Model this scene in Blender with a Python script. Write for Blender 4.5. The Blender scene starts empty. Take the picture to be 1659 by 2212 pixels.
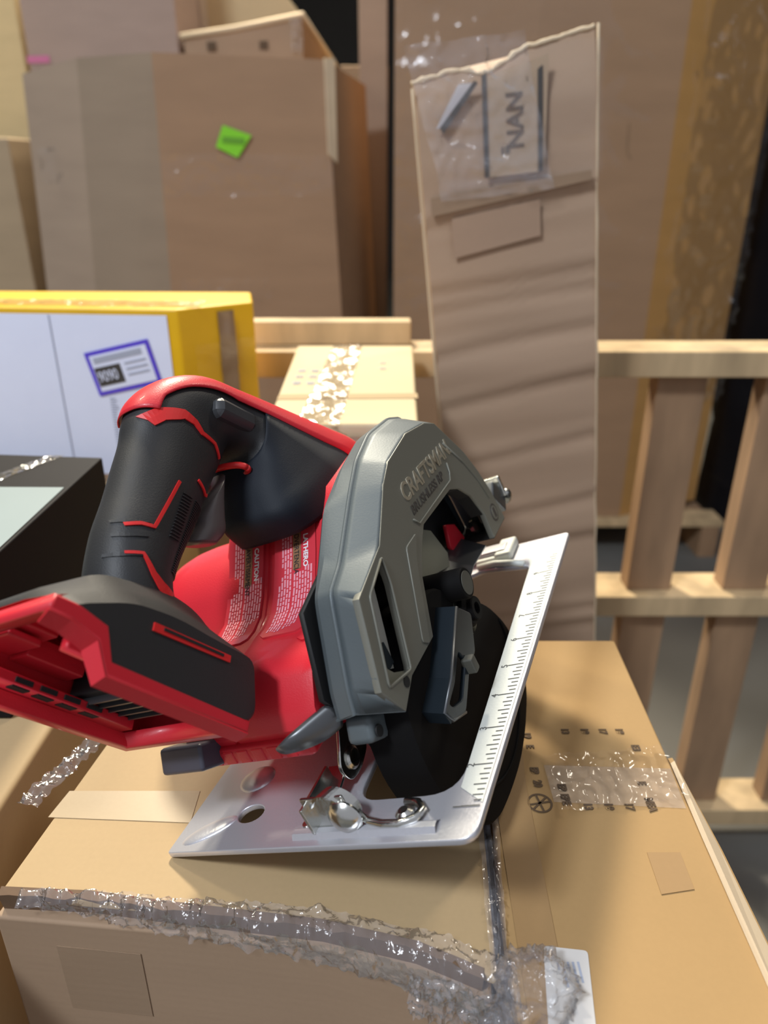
import bpy, bmesh, math, random
from mathutils import Vector, Matrix, noise
from mathutils.bvhtree import BVHTree
random.seed(7)
SC = bpy.context.scene
COL = SC.collection
R = math.radians

# ------------------------------------------------------------------ camera, world, lights, exposure
CAMZ = 0.332
cd = bpy.data.cameras.new('camera'); cam = bpy.data.objects.new('camera', cd); COL.objects.link(cam)
cam.location = (0, 0, CAMZ); cam.rotation_euler = (R(66), 0, 0)
cd.sensor_fit = 'HORIZONTAL'; cd.sensor_width = 36; cd.lens = 36 * 1597 / 1659
cd.clip_start = 0.02; cd.clip_end = 100
cd.dof.use_dof = True; cd.dof.focus_distance = 0.40; cd.dof.aperture_fstop = 8.5
SC.camera = cam
w = bpy.data.worlds.new('world'); SC.world = w; w.use_nodes = True
w.node_tree.nodes['Background'].inputs[0].default_value = (0.86, 0.88, 0.98, 1)
w.node_tree.nodes['Background'].inputs[1].default_value = 0.46
SC.view_settings.view_transform = 'Standard'; SC.view_settings.look = 'None'
SC.view_settings.exposure = 0.0; SC.view_settings.gamma = 1.0; SC.view_settings.use_curve_mapping = False


def lamp(name, loc, target, sx, sy, power, col):
    ld = bpy.data.lights.new(name, 'AREA'); ld.shape = 'RECTANGLE'; ld.size = sx; ld.size_y = sy
    ld.energy = power; ld.color = col
    o = bpy.data.objects.new(name, ld); COL.objects.link(o); o.location = loc
    o.rotation_euler = (Vector(target) - Vector(loc)).to_track_quat('-Z', 'Y').to_euler()
    return o


lamp('high_bay_or_fill_lamp', (-0.75, 3.6, 3.0), (0.1, 0.6, 0), 0.50, 0.50, 270, (1.0, 0.90, 0.72))
lamp('high_bay_or_fill_lamp', (-2.0, -1.4, 3.4), (0, 0.8, 0), 0.8, 0.5, 140, (0.84, 0.91, 1.0))  # added cool fill from behind the camera, for front faces and highlights
lamp('high_bay_or_fill_lamp', (2.2, 3.2, 3.6), (0.4, 1.2, 0), 0.5, 0.5, 60, (1.0, 0.9, 0.75))
lamp('high_bay_or_fill_lamp', (-3.2, 3.0, 3.6), (-1.6, 3.4, 0.2), 0.6, 0.6, 90, (1.0, 0.92, 0.70))


# ------------------------------------------------------------------ materials
def nodes(name):
    m = bpy.data.materials.new(name); m.use_nodes = True
    nt = m.node_tree; return m, nt, nt.nodes['Principled BSDF']


def simple(name, col, rough=0.5, metal=0.0, bump=0.0, bscale=300, spec=0.5, var=0.0, vscale=30, coat=0.0):
    m, nt, b = nodes(name)
    b.inputs['Base Color'].default_value = (*col, 1); b.inputs['Roughness'].default_value = rough
    b.inputs['Metallic'].default_value = metal; b.inputs['Specular IOR Level'].default_value = spec
    b.inputs['Coat Weight'].default_value = coat
    tc = nt.nodes.new('ShaderNodeTexCoord')
    if bump:
        n = nt.nodes.new('ShaderNodeTexNoise'); n.inputs['Scale'].default_value = bscale; n.inputs['Detail'].default_value = 4
        bp = nt.nodes.new('ShaderNodeBump'); bp.inputs['Strength'].default_value = bump; bp.inputs['Distance'].default_value = 0.002
        nt.links.new(tc.outputs['Object'], n.inputs['Vector']); nt.links.new(n.outputs['Fac'], bp.inputs['Height'])
        nt.links.new(bp.outputs['Normal'], b.inputs['Normal'])
    if var:
        n = nt.nodes.new('ShaderNodeTexNoise'); n.inputs['Scale'].default_value = vscale; n.inputs['Detail'].default_value = 5
        mx = nt.nodes.new('ShaderNodeMix'); mx.data_type = 'RGBA'
        mx.inputs['A'].default_value = (*[c * (1 - var) for c in col], 1)
        mx.inputs['B'].default_value = (*[min(1, c * (1 + var)) for c in col], 1)
        nt.links.new(tc.outputs['Object'], n.inputs['Vector']); nt.links.new(n.outputs['Fac'], mx.inputs['Factor'])
        nt.links.new(mx.outputs['Result'], b.inputs['Base Color'])
    return m


def cardboard(name, col, flute='Z', fscale=60, stain=0.12, bump=0.25, rough=0.75):
    m, nt, b = nodes(name)
    b.inputs['Roughness'].default_value = rough; b.inputs['Specular IOR Level'].default_value = 0.3
    tc = nt.nodes.new('ShaderNodeTexCoord')
    n1 = nt.nodes.new('ShaderNodeTexNoise'); n1.inputs['Scale'].default_value = 5; n1.inputs['Detail'].default_value = 6
    n2 = nt.nodes.new('ShaderNodeTexNoise'); n2.inputs['Scale'].default_value = 400; n2.inputs['Detail'].default_value = 2
    wv = nt.nodes.new('ShaderNodeTexWave'); wv.bands_direction = flute; wv.inputs['Scale'].default_value = fscale
    wv.inputs['Distortion'].default_value = 1.0
    mp = nt.nodes.new('ShaderNodeMapping'); mp.inputs['Scale'].default_value = (1, 1, 4) if flute == 'Z' else (1, 1, 1)
    for n in (n2, wv): nt.links.new(tc.outputs['Object'], n.inputs['Vector'])
    nt.links.new(tc.outputs['Object'], mp.inputs['Vector']); nt.links.new(mp.outputs['Vector'], n1.inputs['Vector'])
    mx = nt.nodes.new('ShaderNodeMix'); mx.data_type = 'RGBA'
    mx.inputs['A'].default_value = (*[c * (1 - stain) for c in col], 1)
    mx.inputs['B'].default_value = (*[min(1, c * (1 + stain)) for c in col], 1)
    ad = nt.nodes.new('ShaderNodeMath'); ad.operation = 'MULTIPLY_ADD'; ad.inputs[1].default_value = 0.25
    nt.links.new(n2.outputs['Fac'], ad.inputs[0]); nt.links.new(n1.outputs['Fac'], ad.inputs[2])
    sb = nt.nodes.new('ShaderNodeMath'); sb.operation = 'SUBTRACT'; sb.inputs[1].default_value = 0.12; sb.use_clamp = True
    nt.links.new(ad.outputs[0], sb.inputs[0]); nt.links.new(sb.outputs[0], mx.inputs['Factor'])
    nt.links.new(mx.outputs['Result'], b.inputs['Base Color'])
    bp = nt.nodes.new('ShaderNodeBump'); bp.inputs['Strength'].default_value = bump; bp.inputs['Distance'].default_value = 0.002
    a2 = nt.nodes.new('ShaderNodeMath'); a2.operation = 'MULTIPLY_ADD'; a2.inputs[1].default_value = 0.03
    nt.links.new(wv.outputs['Fac'], a2.inputs[0]); nt.links.new(n1.outputs['Fac'], a2.inputs[2])
    nt.links.new(a2.outputs[0], bp.inputs['Height']); nt.links.new(bp.outputs['Normal'], b.inputs['Normal'])
    return m


def wood(name, col):
    m, nt, b = nodes(name); b.inputs['Roughness'].default_value = 0.7
    tc = nt.nodes.new('ShaderNodeTexCoord'); mp = nt.nodes.new('ShaderNodeMapping')
    n = nt.nodes.new('ShaderNodeTexNoise'); n.inputs['Scale'].default_value = 18; n.inputs['Detail'].default_value = 8
    mp.inputs['Scale'].default_value = (1, 1, 0.2)
    cr = nt.nodes.new('ShaderNodeValToRGB')
    cr.color_ramp.elements[0].position = 0.3; cr.color_ramp.elements[0].color = (*[c * 0.62 for c in col], 1)
    cr.color_ramp.elements[1].position = 0.62; cr.color_ramp.elements[1].color = (*col, 1)
    nt.links.new(tc.outputs['Object'], mp.inputs['Vector']); nt.links.new(mp.outputs['Vector'], n.inputs['Vector'])
    nt.links.new(n.outputs['Fac'], cr.inputs['Fac']); nt.links.new(cr.outputs['Color'], b.inputs['Base Color'])
    bp = nt.nodes.new('ShaderNodeBump'); bp.inputs['Strength'].default_value = 0.3; bp.inputs['Distance'].default_value = 0.002
    nt.links.new(n.outputs['Fac'], bp.inputs['Height']); nt.links.new(bp.outputs['Normal'], b.inputs['Normal'])
    return m


def film(name, opacity=0.10, rough=0.08, bscale=45, bstr=0.9, tint=(1, 1, 1), gloss=0.5):
    m = bpy.data.materials.new(name); m.use_nodes = True; nt = m.node_tree; nt.nodes.clear()
    out = nt.nodes.new('ShaderNodeOutputMaterial')
    tr = nt.nodes.new('ShaderNodeBsdfTransparent'); tr.inputs[0].default_value = (*tint, 1)
    gl = nt.nodes.new('ShaderNodeBsdfGlossy'); gl.inputs['Roughness'].default_value = rough
    df = nt.nodes.new('ShaderNodeBsdfDiffuse'); df.inputs[0].default_value = (0.88, 0.88, 0.95, 1)
    tc = nt.nodes.new('ShaderNodeTexCoord'); n = nt.nodes.new('ShaderNodeTexNoise')
    n.inputs['Scale'].default_value = bscale; n.inputs['Detail'].default_value = 3; n.inputs['Distortion'].default_value = 1.5
    bp = nt.nodes.new('ShaderNodeBump'); bp.inputs['Strength'].default_value = bstr; bp.inputs['Distance'].default_value = 0.01
    nt.links.new(tc.outputs['Object'], n.inputs['Vector']); nt.links.new(n.outputs['Fac'], bp.inputs['Height'])
    nt.links.new(bp.outputs['Normal'], gl.inputs['Normal'])
    fr = nt.nodes.new('ShaderNodeFresnel'); fr.inputs['IOR'].default_value = 1.5
    nt.links.new(bp.outputs['Normal'], fr.inputs['Normal'])
    mul = nt.nodes.new('ShaderNodeMath'); mul.operation = 'MULTIPLY_ADD'; mul.inputs[1].default_value = gloss; mul.inputs[2].default_value = 0.01
    mul.use_clamp = True
    nt.links.new(fr.outputs[0], mul.inputs[0])
    m1 = nt.nodes.new('ShaderNodeMixShader'); m1.inputs[0].default_value = opacity
    nt.links.new(tr.outputs[0], m1.inputs[1]); nt.links.new(df.outputs[0], m1.inputs[2])
    m2 = nt.nodes.new('ShaderNodeMixShader')
    nt.links.new(mul.outputs[0], m2.inputs[0]); nt.links.new(m1.outputs[0], m2.inputs[1]); nt.links.new(gl.outputs[0], m2.inputs[2])
    nt.links.new(m2.outputs[0], out.inputs[0])
    return m


M = dict(
    black=simple('black_rubber_plastic', (0.020, 0.020, 0.021), 0.52, bump=0.12, bscale=1500),
    navy=simple('dark_neck_plastic', (0.008, 0.011, 0.017), 0.65, spec=0.3, bump=0.08, bscale=1500),
    red=simple('red_plastic', (0.62, 0.018, 0.032), 0.42, bump=0.10, bscale=1400, coat=0.1),
    redacc=simple('red_accent', (0.68, 0.022, 0.022), 0.4),
    redlab=simple('red_label', (0.66, 0.045, 0.065), 0.3, coat=0.3),
    pink=simple('pink_print', (0.85, 0.35, 0.42), 0.4),
    white=simple('white_print', (0.85, 0.8, 0.82), 0.4),
    goldp=simple('gold_print', (0.28, 0.14, 0.07), 0.4),
    guard=simple('grey_green_cast_metal', (0.190, 0.188, 0.155), 0.48, metal=0.2, bump=0.05, bscale=900),
    guardr=simple('slate_rim_metal', (0.105, 0.125, 0.132), 0.50, metal=0.2, bump=0.05, bscale=900),
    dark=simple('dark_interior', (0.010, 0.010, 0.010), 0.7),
    lguard=simple('black_lower_guard', (0.005, 0.0045, 0.0045), 0.75, spec=0.12),
    shoe=simple('brushed_aluminium', (0.62, 0.62, 0.66), 0.33, metal=0.6, bump=0.06, bscale=600),
    shoew=simple('satin_aluminium', (0.62, 0.64, 0.60), 0.6, metal=0.2, bump=0.08, bscale=600),
    tick=simple('engraved_marks', (0.07, 0.07, 0.065), 0.7),
    zinc=simple('zinc_steel', (0.62, 0.62, 0.58), 0.22, metal=1.0, bump=0.1, bscale=250),
    dsteel=simple('dull_steel', (0.12, 0.125, 0.13), 0.35, metal=0.7),
    blue=simple('blued_steel', (0.014, 0.021, 0.028), 0.4, metal=0.3),
    dolive=simple('dull_olive', (0.07, 0.068, 0.055), 0.6),
    olive=simple('olive_plate', (0.22, 0.22, 0.17), 0.5, metal=0.2),
    logo=simple('raised_letters', (0.52, 0.47, 0.36), 0.3, metal=0.5),
    logod=simple('dark_letters', (0.060, 0.052, 0.045), 0.6),
    trigger=simple('grey_trigger', (0.10, 0.085, 0.085), 0.35),
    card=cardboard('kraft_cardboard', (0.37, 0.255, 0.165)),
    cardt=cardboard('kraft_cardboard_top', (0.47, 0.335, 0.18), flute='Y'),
    cardo=cardboard('orange_kraft', (0.39, 0.245, 0.105), flute='Y', fscale=30),
    cardr=cardboard('golden_kraft', (0.36, 0.20, 0.075)),
    cardg=cardboard('grey_kraft', (0.31, 0.245, 0.185)),
    cardp=cardboard('pale_kraft', (0.62, 0.50, 0.30), flute='Y'),
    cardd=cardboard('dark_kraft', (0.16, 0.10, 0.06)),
    edge=cardboard('cut_cardboard_edge', (0.60, 0.48, 0.33)),
    yellow=simple('yellow_carton', (0.78, 0.46, 0.005), 0.4, var=0.08),
    sheet=simple('white_sheet', (0.74, 0.80, 0.98), 0.5, var=0.03),
    purple=simple('purple_border', (0.10, 0.06, 0.62), 0.5),
    ink=simple('black_ink', (0.05, 0.045, 0.04), 0.7),
    inkb=simple('brown_ink', (0.10, 0.060, 0.030), 0.75),
    inkg=simple('grey_ink', (0.38, 0.42, 0.52), 0.7),
    green=simple('green_sticker', (0.22, 0.66, 0.02), 0.5),
    greend=simple('green_ink', (0.12, 0.36, 0.02), 0.6),
    boxblack=simple('black_carton', (0.010, 0.009, 0.011), 0.6, spec=0.12),
    boxtop=simple('pale_picture_panel', (0.30, 0.36, 0.36), 0.3, var=0.15, vscale=6),
    tapeb=simple('tan_tape', (0.30, 0.20, 0.12), 0.22, bump=0.2, bscale=60, coat=0.3),
    wood=wood('pine_wood', (0.38, 0.235, 0.13)),
    woodp=wood('pale_pine_wood', (0.62, 0.45, 0.25)),
    concrete=simple('concrete', (0.15, 0.145, 0.13), 0.55, var=0.25, vscale=3, bump=0.1, bscale=40),
    ceil=simple('dark_steel_deck', (0.10, 0.10, 0.11), 0.7, var=0.2, vscale=4),
    truss=simple('truss_steel', (0.20, 0.19, 0.20), 0.6),
    wallm=simple('warehouse_wall', (0.045, 0.040, 0.036), 0.8, var=0.2, vscale=2),
    bag=simple('black_film', (0.010, 0.010, 0.012), 0.25, bump=0.8, bscale=20),
    tapes=film('flat_clear_tape', 0.02, 0.45, 6, 0.10, tint=(0.95, 0.93, 0.90), gloss=0.15),
    film=film('clear_stretch_film', 0.01, 0.12, 14, 0.30, gloss=0.30),
    filmb=film('crumpled_stretch_film', 0.09, 0.09, 80, 0.22, gloss=0.55),
    crease=simple('bright_film_crease', (0.75, 0.75, 0.80), 0.15, spec=0.8),
    tapec=film('clear_packing_tape', 0.05, 0.14, 50, 0.5, tint=(0.93, 0.90, 0.84), gloss=0.5),
    subt=cardboard('faint_tape_kraft', (0.33, 0.23, 0.15), rough=0.45),
    subo=cardboard('faint_orange_tape', (0.33, 0.20, 0.085), rough=0.45),
    subp=cardboard('faint_pale_tape', (0.46, 0.35, 0.215), rough=0.4),
)


# ------------------------------------------------------------------ mesh helpers
def link(name, me, mat=None, parent=None, smooth=False):
    o = bpy.data.objects.new(name, me); COL.objects.link(o)
    if mat is not None and not me.materials: me.materials.append(mat)
    if parent is not None: o.parent = parent
    if smooth:
        for p in me.polygons: p.use_smooth = True
    return o


def bmobj(name, bm, mat, parent=None, smooth=False, recalc=True):
    if recalc: bmesh.ops.recalc_face_normals(bm, faces=bm.faces)
    me = bpy.data.meshes.new(name); bm.to_mesh(me); bm.free()
    return link(name, me, mat, parent, smooth)


def bev(o, width, seg=2, angle=30, smooth=True):
    m = o.modifiers.new('bevel', 'BEVEL'); m.width = width; m.segments = seg; m.limit_method = 'ANGLE'; m.angle_limit = R(angle)
    m.harden_normals = False
    if smooth:
        for p in o.data.polygons: p.use_smooth = True
        try:
            wn = o.modifiers.new('wn', 'WEIGHTED_NORMAL'); wn.keep_sharp = True
        except Exception: pass
    return o


def tag(o, label, cat, group=None, kind=None):
    o['label'] = label; o['category'] = cat
    if group: o['group'] = group
    if kind: o['kind'] = kind
    return o


def struct(o): o['kind'] = 'structure'; return o


def thing(name, label, cat, loc=(0, 0, 0), group=None):
    o = bpy.data.objects.new(name, None); COL.objects.link(o); o.location = loc; o.empty_display_size = 0.02
    return tag(o, label, cat, group)


AX = {'x': Matrix(((0, 0, 1), (1, 0, 0), (0, 1, 0))), 'z': Matrix.Identity(3), 'y': Matrix(((1, 0, 0), (0, 0, -1), (0, 1, 0)))}


def round_poly(pts, r, n=4):
    out = []; N = len(pts)
    rs = r if isinstance(r, (list, tuple)) else [r] * N
    for i in range(N):
        p = Vector(pts[i]); a = Vector(pts[i - 1]) - p; b = Vector(pts[(i + 1) % N]) - p
        rr = min(rs[i], a.length * 0.45, b.length * 0.45)
        if rr < 1e-6: out.append(tuple(p)); continue
        p0 = p + a.normalized() * rr; p1 = p + b.normalized() * rr
        for k in range(n + 1):
            t = k / n; q = p0 * (1 - t) ** 2 + p * 2 * t * (1 - t) + p1 * t * t; out.append(tuple(q))
    return out


def plate(name, loops, c0, c1, mat, parent=None, axis='x', bevel=0.0):
    """flat sheet of any outline (further loops are holes), spanning c0..c1 along its axis"""
    cu = bpy.data.curves.new('c', 'CURVE'); cu.dimensions = '2D'; cu.fill_mode = 'BOTH'
    for lp in loops:
        s = cu.splines.new('POLY'); s.points.add(len(lp) - 1); s.use_cyclic_u = True
        for i, p in enumerate(lp): s.points[i].co = (p[0], p[1], 0, 1)
    th = abs(c1 - c0) / 2; b = min(bevel, th * 0.95)
    cu.extrude = th - b; cu.bevel_depth = b; cu.bevel_resolution = 1; cu.offset = -b
    me = curve_mesh(cu)
    mid = (c0 + c1) / 2
    for v in me.vertices:
        q = AX[axis] @ v.co; q['xyz'.index(axis)] += mid; v.co = q
    bm = bmesh.new(); bm.from_mesh(me); bmesh.ops.remove_doubles(bm, verts=bm.verts, dist=1e-6)
    me.materials.clear(); bpy.data.meshes.remove(me)
    return bmobj(name, bm, mat, parent)


def curve_mesh(cu):
    t = bpy.data.objects.new('t', cu); COL.objects.link(t)
    dg = bpy.context.evaluated_depsgraph_get(); dg.update()
    me = bpy.data.meshes.new_from_object(t.evaluated_get(dg))
    bpy.data.objects.remove(t); bpy.data.curves.remove(cu)
    return me


def text_mesh(body, size, extrude=0.0003, align='LEFT', sx=1.0, space=1.0, bold=0.0, shear=0.0):
    cu = bpy.data.curves.new('txt', 'FONT'); cu.body = body; cu.size = size; cu.extrude = extrude
    cu.align_x = align; cu.space_character = space; cu.offset = bold; cu.shear = shear
    me = curve_mesh(cu)
    for v in me.vertices: v.co.x *= sx
    me.materials.clear()
    return me


def place_text(name, body, size, org, right, up, mat, parent=None, **k):
    me = text_mesh(body, size, **k)
    r_ = Vector(right).normalized(); u_ = Vector(up); u_ = (u_ - r_ * u_.dot(r_)).normalized(); n_ = r_.cross(u_)
    for v in me.vertices: v.co = Vector(org) + r_ * v.co.x + u_ * v.co.y + n_ * v.co.z
    return link(name, me, mat, parent)


def prism(name, poly, z0, z1, mat, parent=None, bevel=0.003, top=None, seg=2):
    """vertical box with any footprint; top may give another footprint"""
    bm = bmesh.new(); top = top or poly
    lo = [bm.verts.new((*p, z0)) for p in poly]
    hi = [bm.verts.new((*p, z1) if len(p) == 2 else p) for p in top]
    bm.faces.new(lo[::-1]); bm.faces.new(hi)
    n = len(poly)
    for i in range(n): bm.faces.new((lo[i], lo[(i + 1) % n], hi[(i + 1) % n], hi[i]))
    o = bmobj(name, bm, mat, parent)
    if bevel: bev(o, bevel, seg)
    return o


def box(name, c, s, mat, parent=None, bevel=0.0, rot=None):
    bm = bmesh.new(); bmesh.ops.create_cube(bm, size=1)
    for v in bm.verts:
        v.co = Vector((v.co.x * s[0], v.co.y * s[1], v.co.z * s[2]))
        if rot: v.co = rot @ v.co
        v.co += Vector(c)
    o = bmobj(name, bm, mat, parent)
    if bevel: bev(o, bevel, 2)
    return o


def lathe(name, prof, org, axis, mat, parent=None, n=40, smooth=True):
    """prof: (radius, along-axis) pairs"""
    a = Vector(axis).normalized(); q = a.to_track_quat('Z', 'X'); bm = bmesh.new(); rings = []
    for r, h in prof:
        if r < 1e-6: rings.append([bm.verts.new(Vector(org) + q @ Vector((0, 0, h)))])
        else: rings.append([bm.verts.new(Vector(org) + q @ Vector((r * math.cos(2 * math.pi * i / n), r * math.sin(2 * math.pi * i / n), h))) for i in range(n)])
    for A, B in zip(rings, rings[1:]):
        for i in range(n):
            j = (i + 1) % n
            if len(A) == 1 and len(B) == 1: continue
            if len(A) == 1: bm.faces.new((A[0], B[i], B[j]))
            elif len(B) == 1: bm.faces.new((A[i], A[j], B[0]))
            else: bm.faces.new((A[i], A[j], B[j], B[i]))
    if len(rings[0]) > 1: bm.faces.new(rings[0][::-1])
    if len(rings[-1]) > 1: bm.faces.new(rings[-1])
    o = bmobj(name, bm, mat, parent)
    if smooth:
        for p in o.data.polygons: p.use_smooth = len(p.vertices) <= 4
    e = o.modifiers.new('es', 'EDGE_SPLIT'); e.split_angle = R(35)
    return o


def strip(name, layers, mat, parent=None, thick=0.0, cyclic=False, smooth=False, bevel=0):
    """skin between polylines that have the same number of points"""
    bm = bmesh.new(); V = [[bm.verts.new(p) for p in L] for L in layers]
    n = len(layers[0])
    for A, B in zip(V, V[1:]):
        for i in range(n if cyclic else n - 1):
            j = (i + 1) % n; bm.faces.new((A[i], A[j], B[j], B[i]))
    o = bmobj(name, bm, mat, parent, smooth)
    if thick:
        s = o.modifiers.new('s', 'SOLIDIFY'); s.thickness = thick; s.offset = 0
    if bevel: bev(o, bevel, 2, 18)
    return o


def tube(name, pts, r, mat, parent=None, n=10, flat=None):
    bm = bmesh.new(); rings = []; P = [Vector(p) for p in pts]
    for i, p in enumerate(P):
        d = (P[min(i + 1, len(P) - 1)] - P[max(i - 1, 0)]).normalized()
        u = d.orthogonal().normalized() if i == 0 else (pu - d * pu.dot(d)).normalized()
        pu = u; v = d.cross(u)
        rr = r[i] if isinstance(r, (list, tuple)) else r
        rings.append([bm.verts.new(p + u * rr * math.cos(2 * math.pi * k / n) + v * rr * math.sin(2 * math.pi * k / n)) for k in range(n)])
    for A, B in zip(rings, rings[1:]):
        for k in range(n): bm.faces.new((A[k], A[(k + 1) % n], B[(k + 1) % n], B[k]))
    bm.faces.new(rings[0][::-1]); bm.faces.new(rings[-1])
    return bmobj(name, bm, mat, parent, True)


def sup(a, e): 
    c = math.cos(a); s = math.sin(a)
    return (math.copysign(abs(c) ** (2 / e), c), math.copysign(abs(s) ** (2 / e), s))


def loft_rings(sections, n=40, a0=0, a1=2 * math.pi, out=0.0, closed=True):
    """sections: (back(y,z), front(y,z), half_width, centre_x, exponent); angle 0 is the back pole"""
    res = []
    for b, f, hw, cx, e in sections:
        b = Vector((0, *b)); f = Vector((0, *f)); m = (b + f) / 2; h = (b - f) / 2
        L = h.length; h = h * ((L + out) / L)
        ring = []
        cnt = n if closed else n + 1
        for i in range(cnt):
            c, s = sup(a0 + (a1 - a0) * i / n, e)
            ring.append(m + h * c + Vector((cx, 0, 0)) + Vector((s * (hw + out), 0, 0)))
        res.append(ring)
    return res


def interp_sections(S, k=4):
    """Catmull-Rom between sections so that lofts bend smoothly"""
    fl = [[*s[0], *s[1], s[2], s[3], s[4]] for s in S]; out = []
    for i in range(len(fl) - 1):
        p0 = fl[max(i - 1, 0)]; p1 = fl[i]; p2 = fl[i + 1]; p3 = fl[min(i + 2, len(fl) - 1)]
        for t in [j / k for j in range(k)]:
            v = [0.5 * (2 * b + (c - a) * t + (2 * a - 5 * b + 4 * c - d) * t * t + (3 * b - a - 3 * c + d) * t ** 3) for a, b, c, d in zip(p0, p1, p2, p3)]
            out.append(((v[0], v[1]), (v[2], v[3]), v[4], v[5], v[6]))
    out.append(S[-1]); return out


def loft(name, rings, mat, parent=None, closed=True, cap=True, smooth=True, thick=0):
    bm = bmesh.new(); V = [[bm.verts.new(p) for p in rg] for rg in rings]; n = len(rings[0])
    for A, B in zip(V, V[1:]):
        for i in range(n if closed else n - 1):
            j = (i + 1) % n; bm.faces.new((A[i], A[j], B[j], B[i]))
    if cap and closed: bm.faces.new(V[0][::-1]); bm.faces.new(V[-1])
    o = bmobj(name, bm, mat, parent, smooth)
    if thick:
        s = o.modifiers.new('s', 'SOLIDIFY'); s.thickness = thick; s.offset = 1
    return o


def boolean(o, cutter, op='DIFFERENCE'):
    m = o.modifiers.new('b', 'BOOLEAN'); m.operation = op; m.object = cutter; m.solver = 'EXACT'
    dg = bpy.context.evaluated_depsgraph_get(); dg.update()
    me = bpy.data.meshes.new_from_object(o.evaluated_get(dg))
    o.modifiers.clear(); old = o.data; o.data = me
    return o


def crumple(name, fn, nu, nv, amp, freq, mat, parent=None, seed=0, thick=0):
    """wrinkled sheet; fn(u,v) -> (point, normal)"""
    bm = bmesh.new(); g = []
    for i in range(nu + 1):
        row = []
        for j in range(nv + 1):
            p, nn = fn(i / nu, j / nv); p = Vector(p); nn = Vector(nn)
            q = p * freq + Vector((seed, seed * 2.1, 0))
            h = 0.7 * noise.noise(q) + 0.9 * (1 - abs(noise.noise(q * 1.7 + Vector((4, 1, 7))) * 2.2)) ** 3 + 0.3 * noise.noise(q * 3.1) - 0.4
            side = noise.noise_vector(q + Vector((9, 3, 1))) * amp * 0.4
            row.append(bm.verts.new(p + nn * (amp * (h + 0.7)) + side))
        g.append(row)
    for i in range(nu):
        for j in range(nv): bm.faces.new((g[i][j], g[i + 1][j], g[i + 1][j + 1], g[i][j + 1]))
    return bmobj(name, bm, mat, parent, True, recalc=False)


FLOOR = -0.87
exec_parts = []

# ------------------------------------------------------------------ the setting
def slab(name, c, s, mat): return struct(box(name, c, s, mat))


slab('floor', (0, 4, FLOOR - 0.05), (14, 14, 0.1), M['concrete'])
slab('ceiling', (0, 6.5, 4.25), (14, 9, 0.1), M['ceil'])
slab('wall_back', (0, 11.05, 1.65), (14, 0.1, 5.2), M['wallm'])
slab('wall_left', (-7.05, 4, 1.65), (0.1, 14, 5.2), M['wallm'])
slab('wall_right', (7.05, 4, 1.65), (0.1, 14, 5.2), M['wallm'])
k = 0
for yy in (5.2, 6.6, 8.0, 9.4):
    k += 1
    bm = bmesh.new()

    def bar(a, b, r=0.035):
        a = Vector(a); b = Vector(b); d = (b - a); q = d.to_track_quat('Z', 'X')
        mm = Matrix.Translation((a + b) / 2) @ q.to_matrix().to_4x4() @ Matrix.Diagonal((r * 2, r * 2, d.length, 1))
        bmesh.ops.create_cube(bm, size=1, matrix=mm)
    bar((-7, yy, 4.05), (7, yy, 4.05), 0.05); bar((-7, yy, 3.45), (7, yy, 3.45), 0.05)
    for i in range(20):
        x0 = -7 + i * 0.7; bar((x0, yy, 3.45), (x0 + 0.35, yy, 4.05)); bar((x0 + 0.35, yy, 4.05), (x0 + 0.7, yy, 3.45))
    struct(bmobj('trim_%d' % k, bm, M['truss']))


# ------------------------------------------------------------------ cartons round about
def quad_patch(name, pts, mat, parent=None, off=(0, 0, 0), thick=0.0003):
    """thin printed or glued patch with four or more given corners"""
    bm = bmesh.new(); P = [Vector(p) + Vector(off) for p in pts]
    n = (P[1] - P[0]).cross(P[2] - P[0]).normalized()
    a = [bm.verts.new(p) for p in P]; b = [bm.verts.new(p + n * thick) for p in P]
    bm.faces.new(a[::-1]); bm.faces.new(b)
    for i in range(len(P)):
        j = (i + 1) % len(P); bm.faces.new((a[i], a[j], b[j], b[i]))
    return bmobj(name, bm, mat, parent)


def flatbox(name, u0, v0, u1, v1, org, U, V, mat, parent, off=0.0008):
    U = Vector(U).normalized(); V = Vector(V).normalized(); N = U.cross(V); org = Vector(org)
    return quad_patch(name, [org + U * a + V * b + N * off for a, b in ((u0, v0), (u1, v0), (u1, v1), (u0, v1))], mat, parent, thick=0.0005)


# --- carton A: the one the saw's left edge stands on
A = thing('shipping_carton', 'brown carton beneath the saw with torn dark front edge and wrinkled film', 'carton', (-0.07, 0.32, FLOOR))
inv = lambda t: Matrix.Translation(-Vector(t.location))


def under(o, root):
    """keep world coordinates of a mesh made in world space"""
    o.parent = root; o.matrix_parent_inverse = Matrix.Translation(-Vector(root.location)); return o


Apoly = [(-0.197, 0.267), (-0.105, 0.258), (-0.03, 0.249), (0.016, 0.237), (0.052, 0.222), (0.064, 0.47), (-0.165, 0.47)]
under(prism('body', [(-0.200, 0.262), (-0.105, 0.253), (-0.03, 0.244), (0.016, 0.232), (0.050, 0.217), (0.064, 0.47), (-0.165, 0.47)], FLOOR, -0.012, M['card'], bevel=0.002), A)
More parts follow.
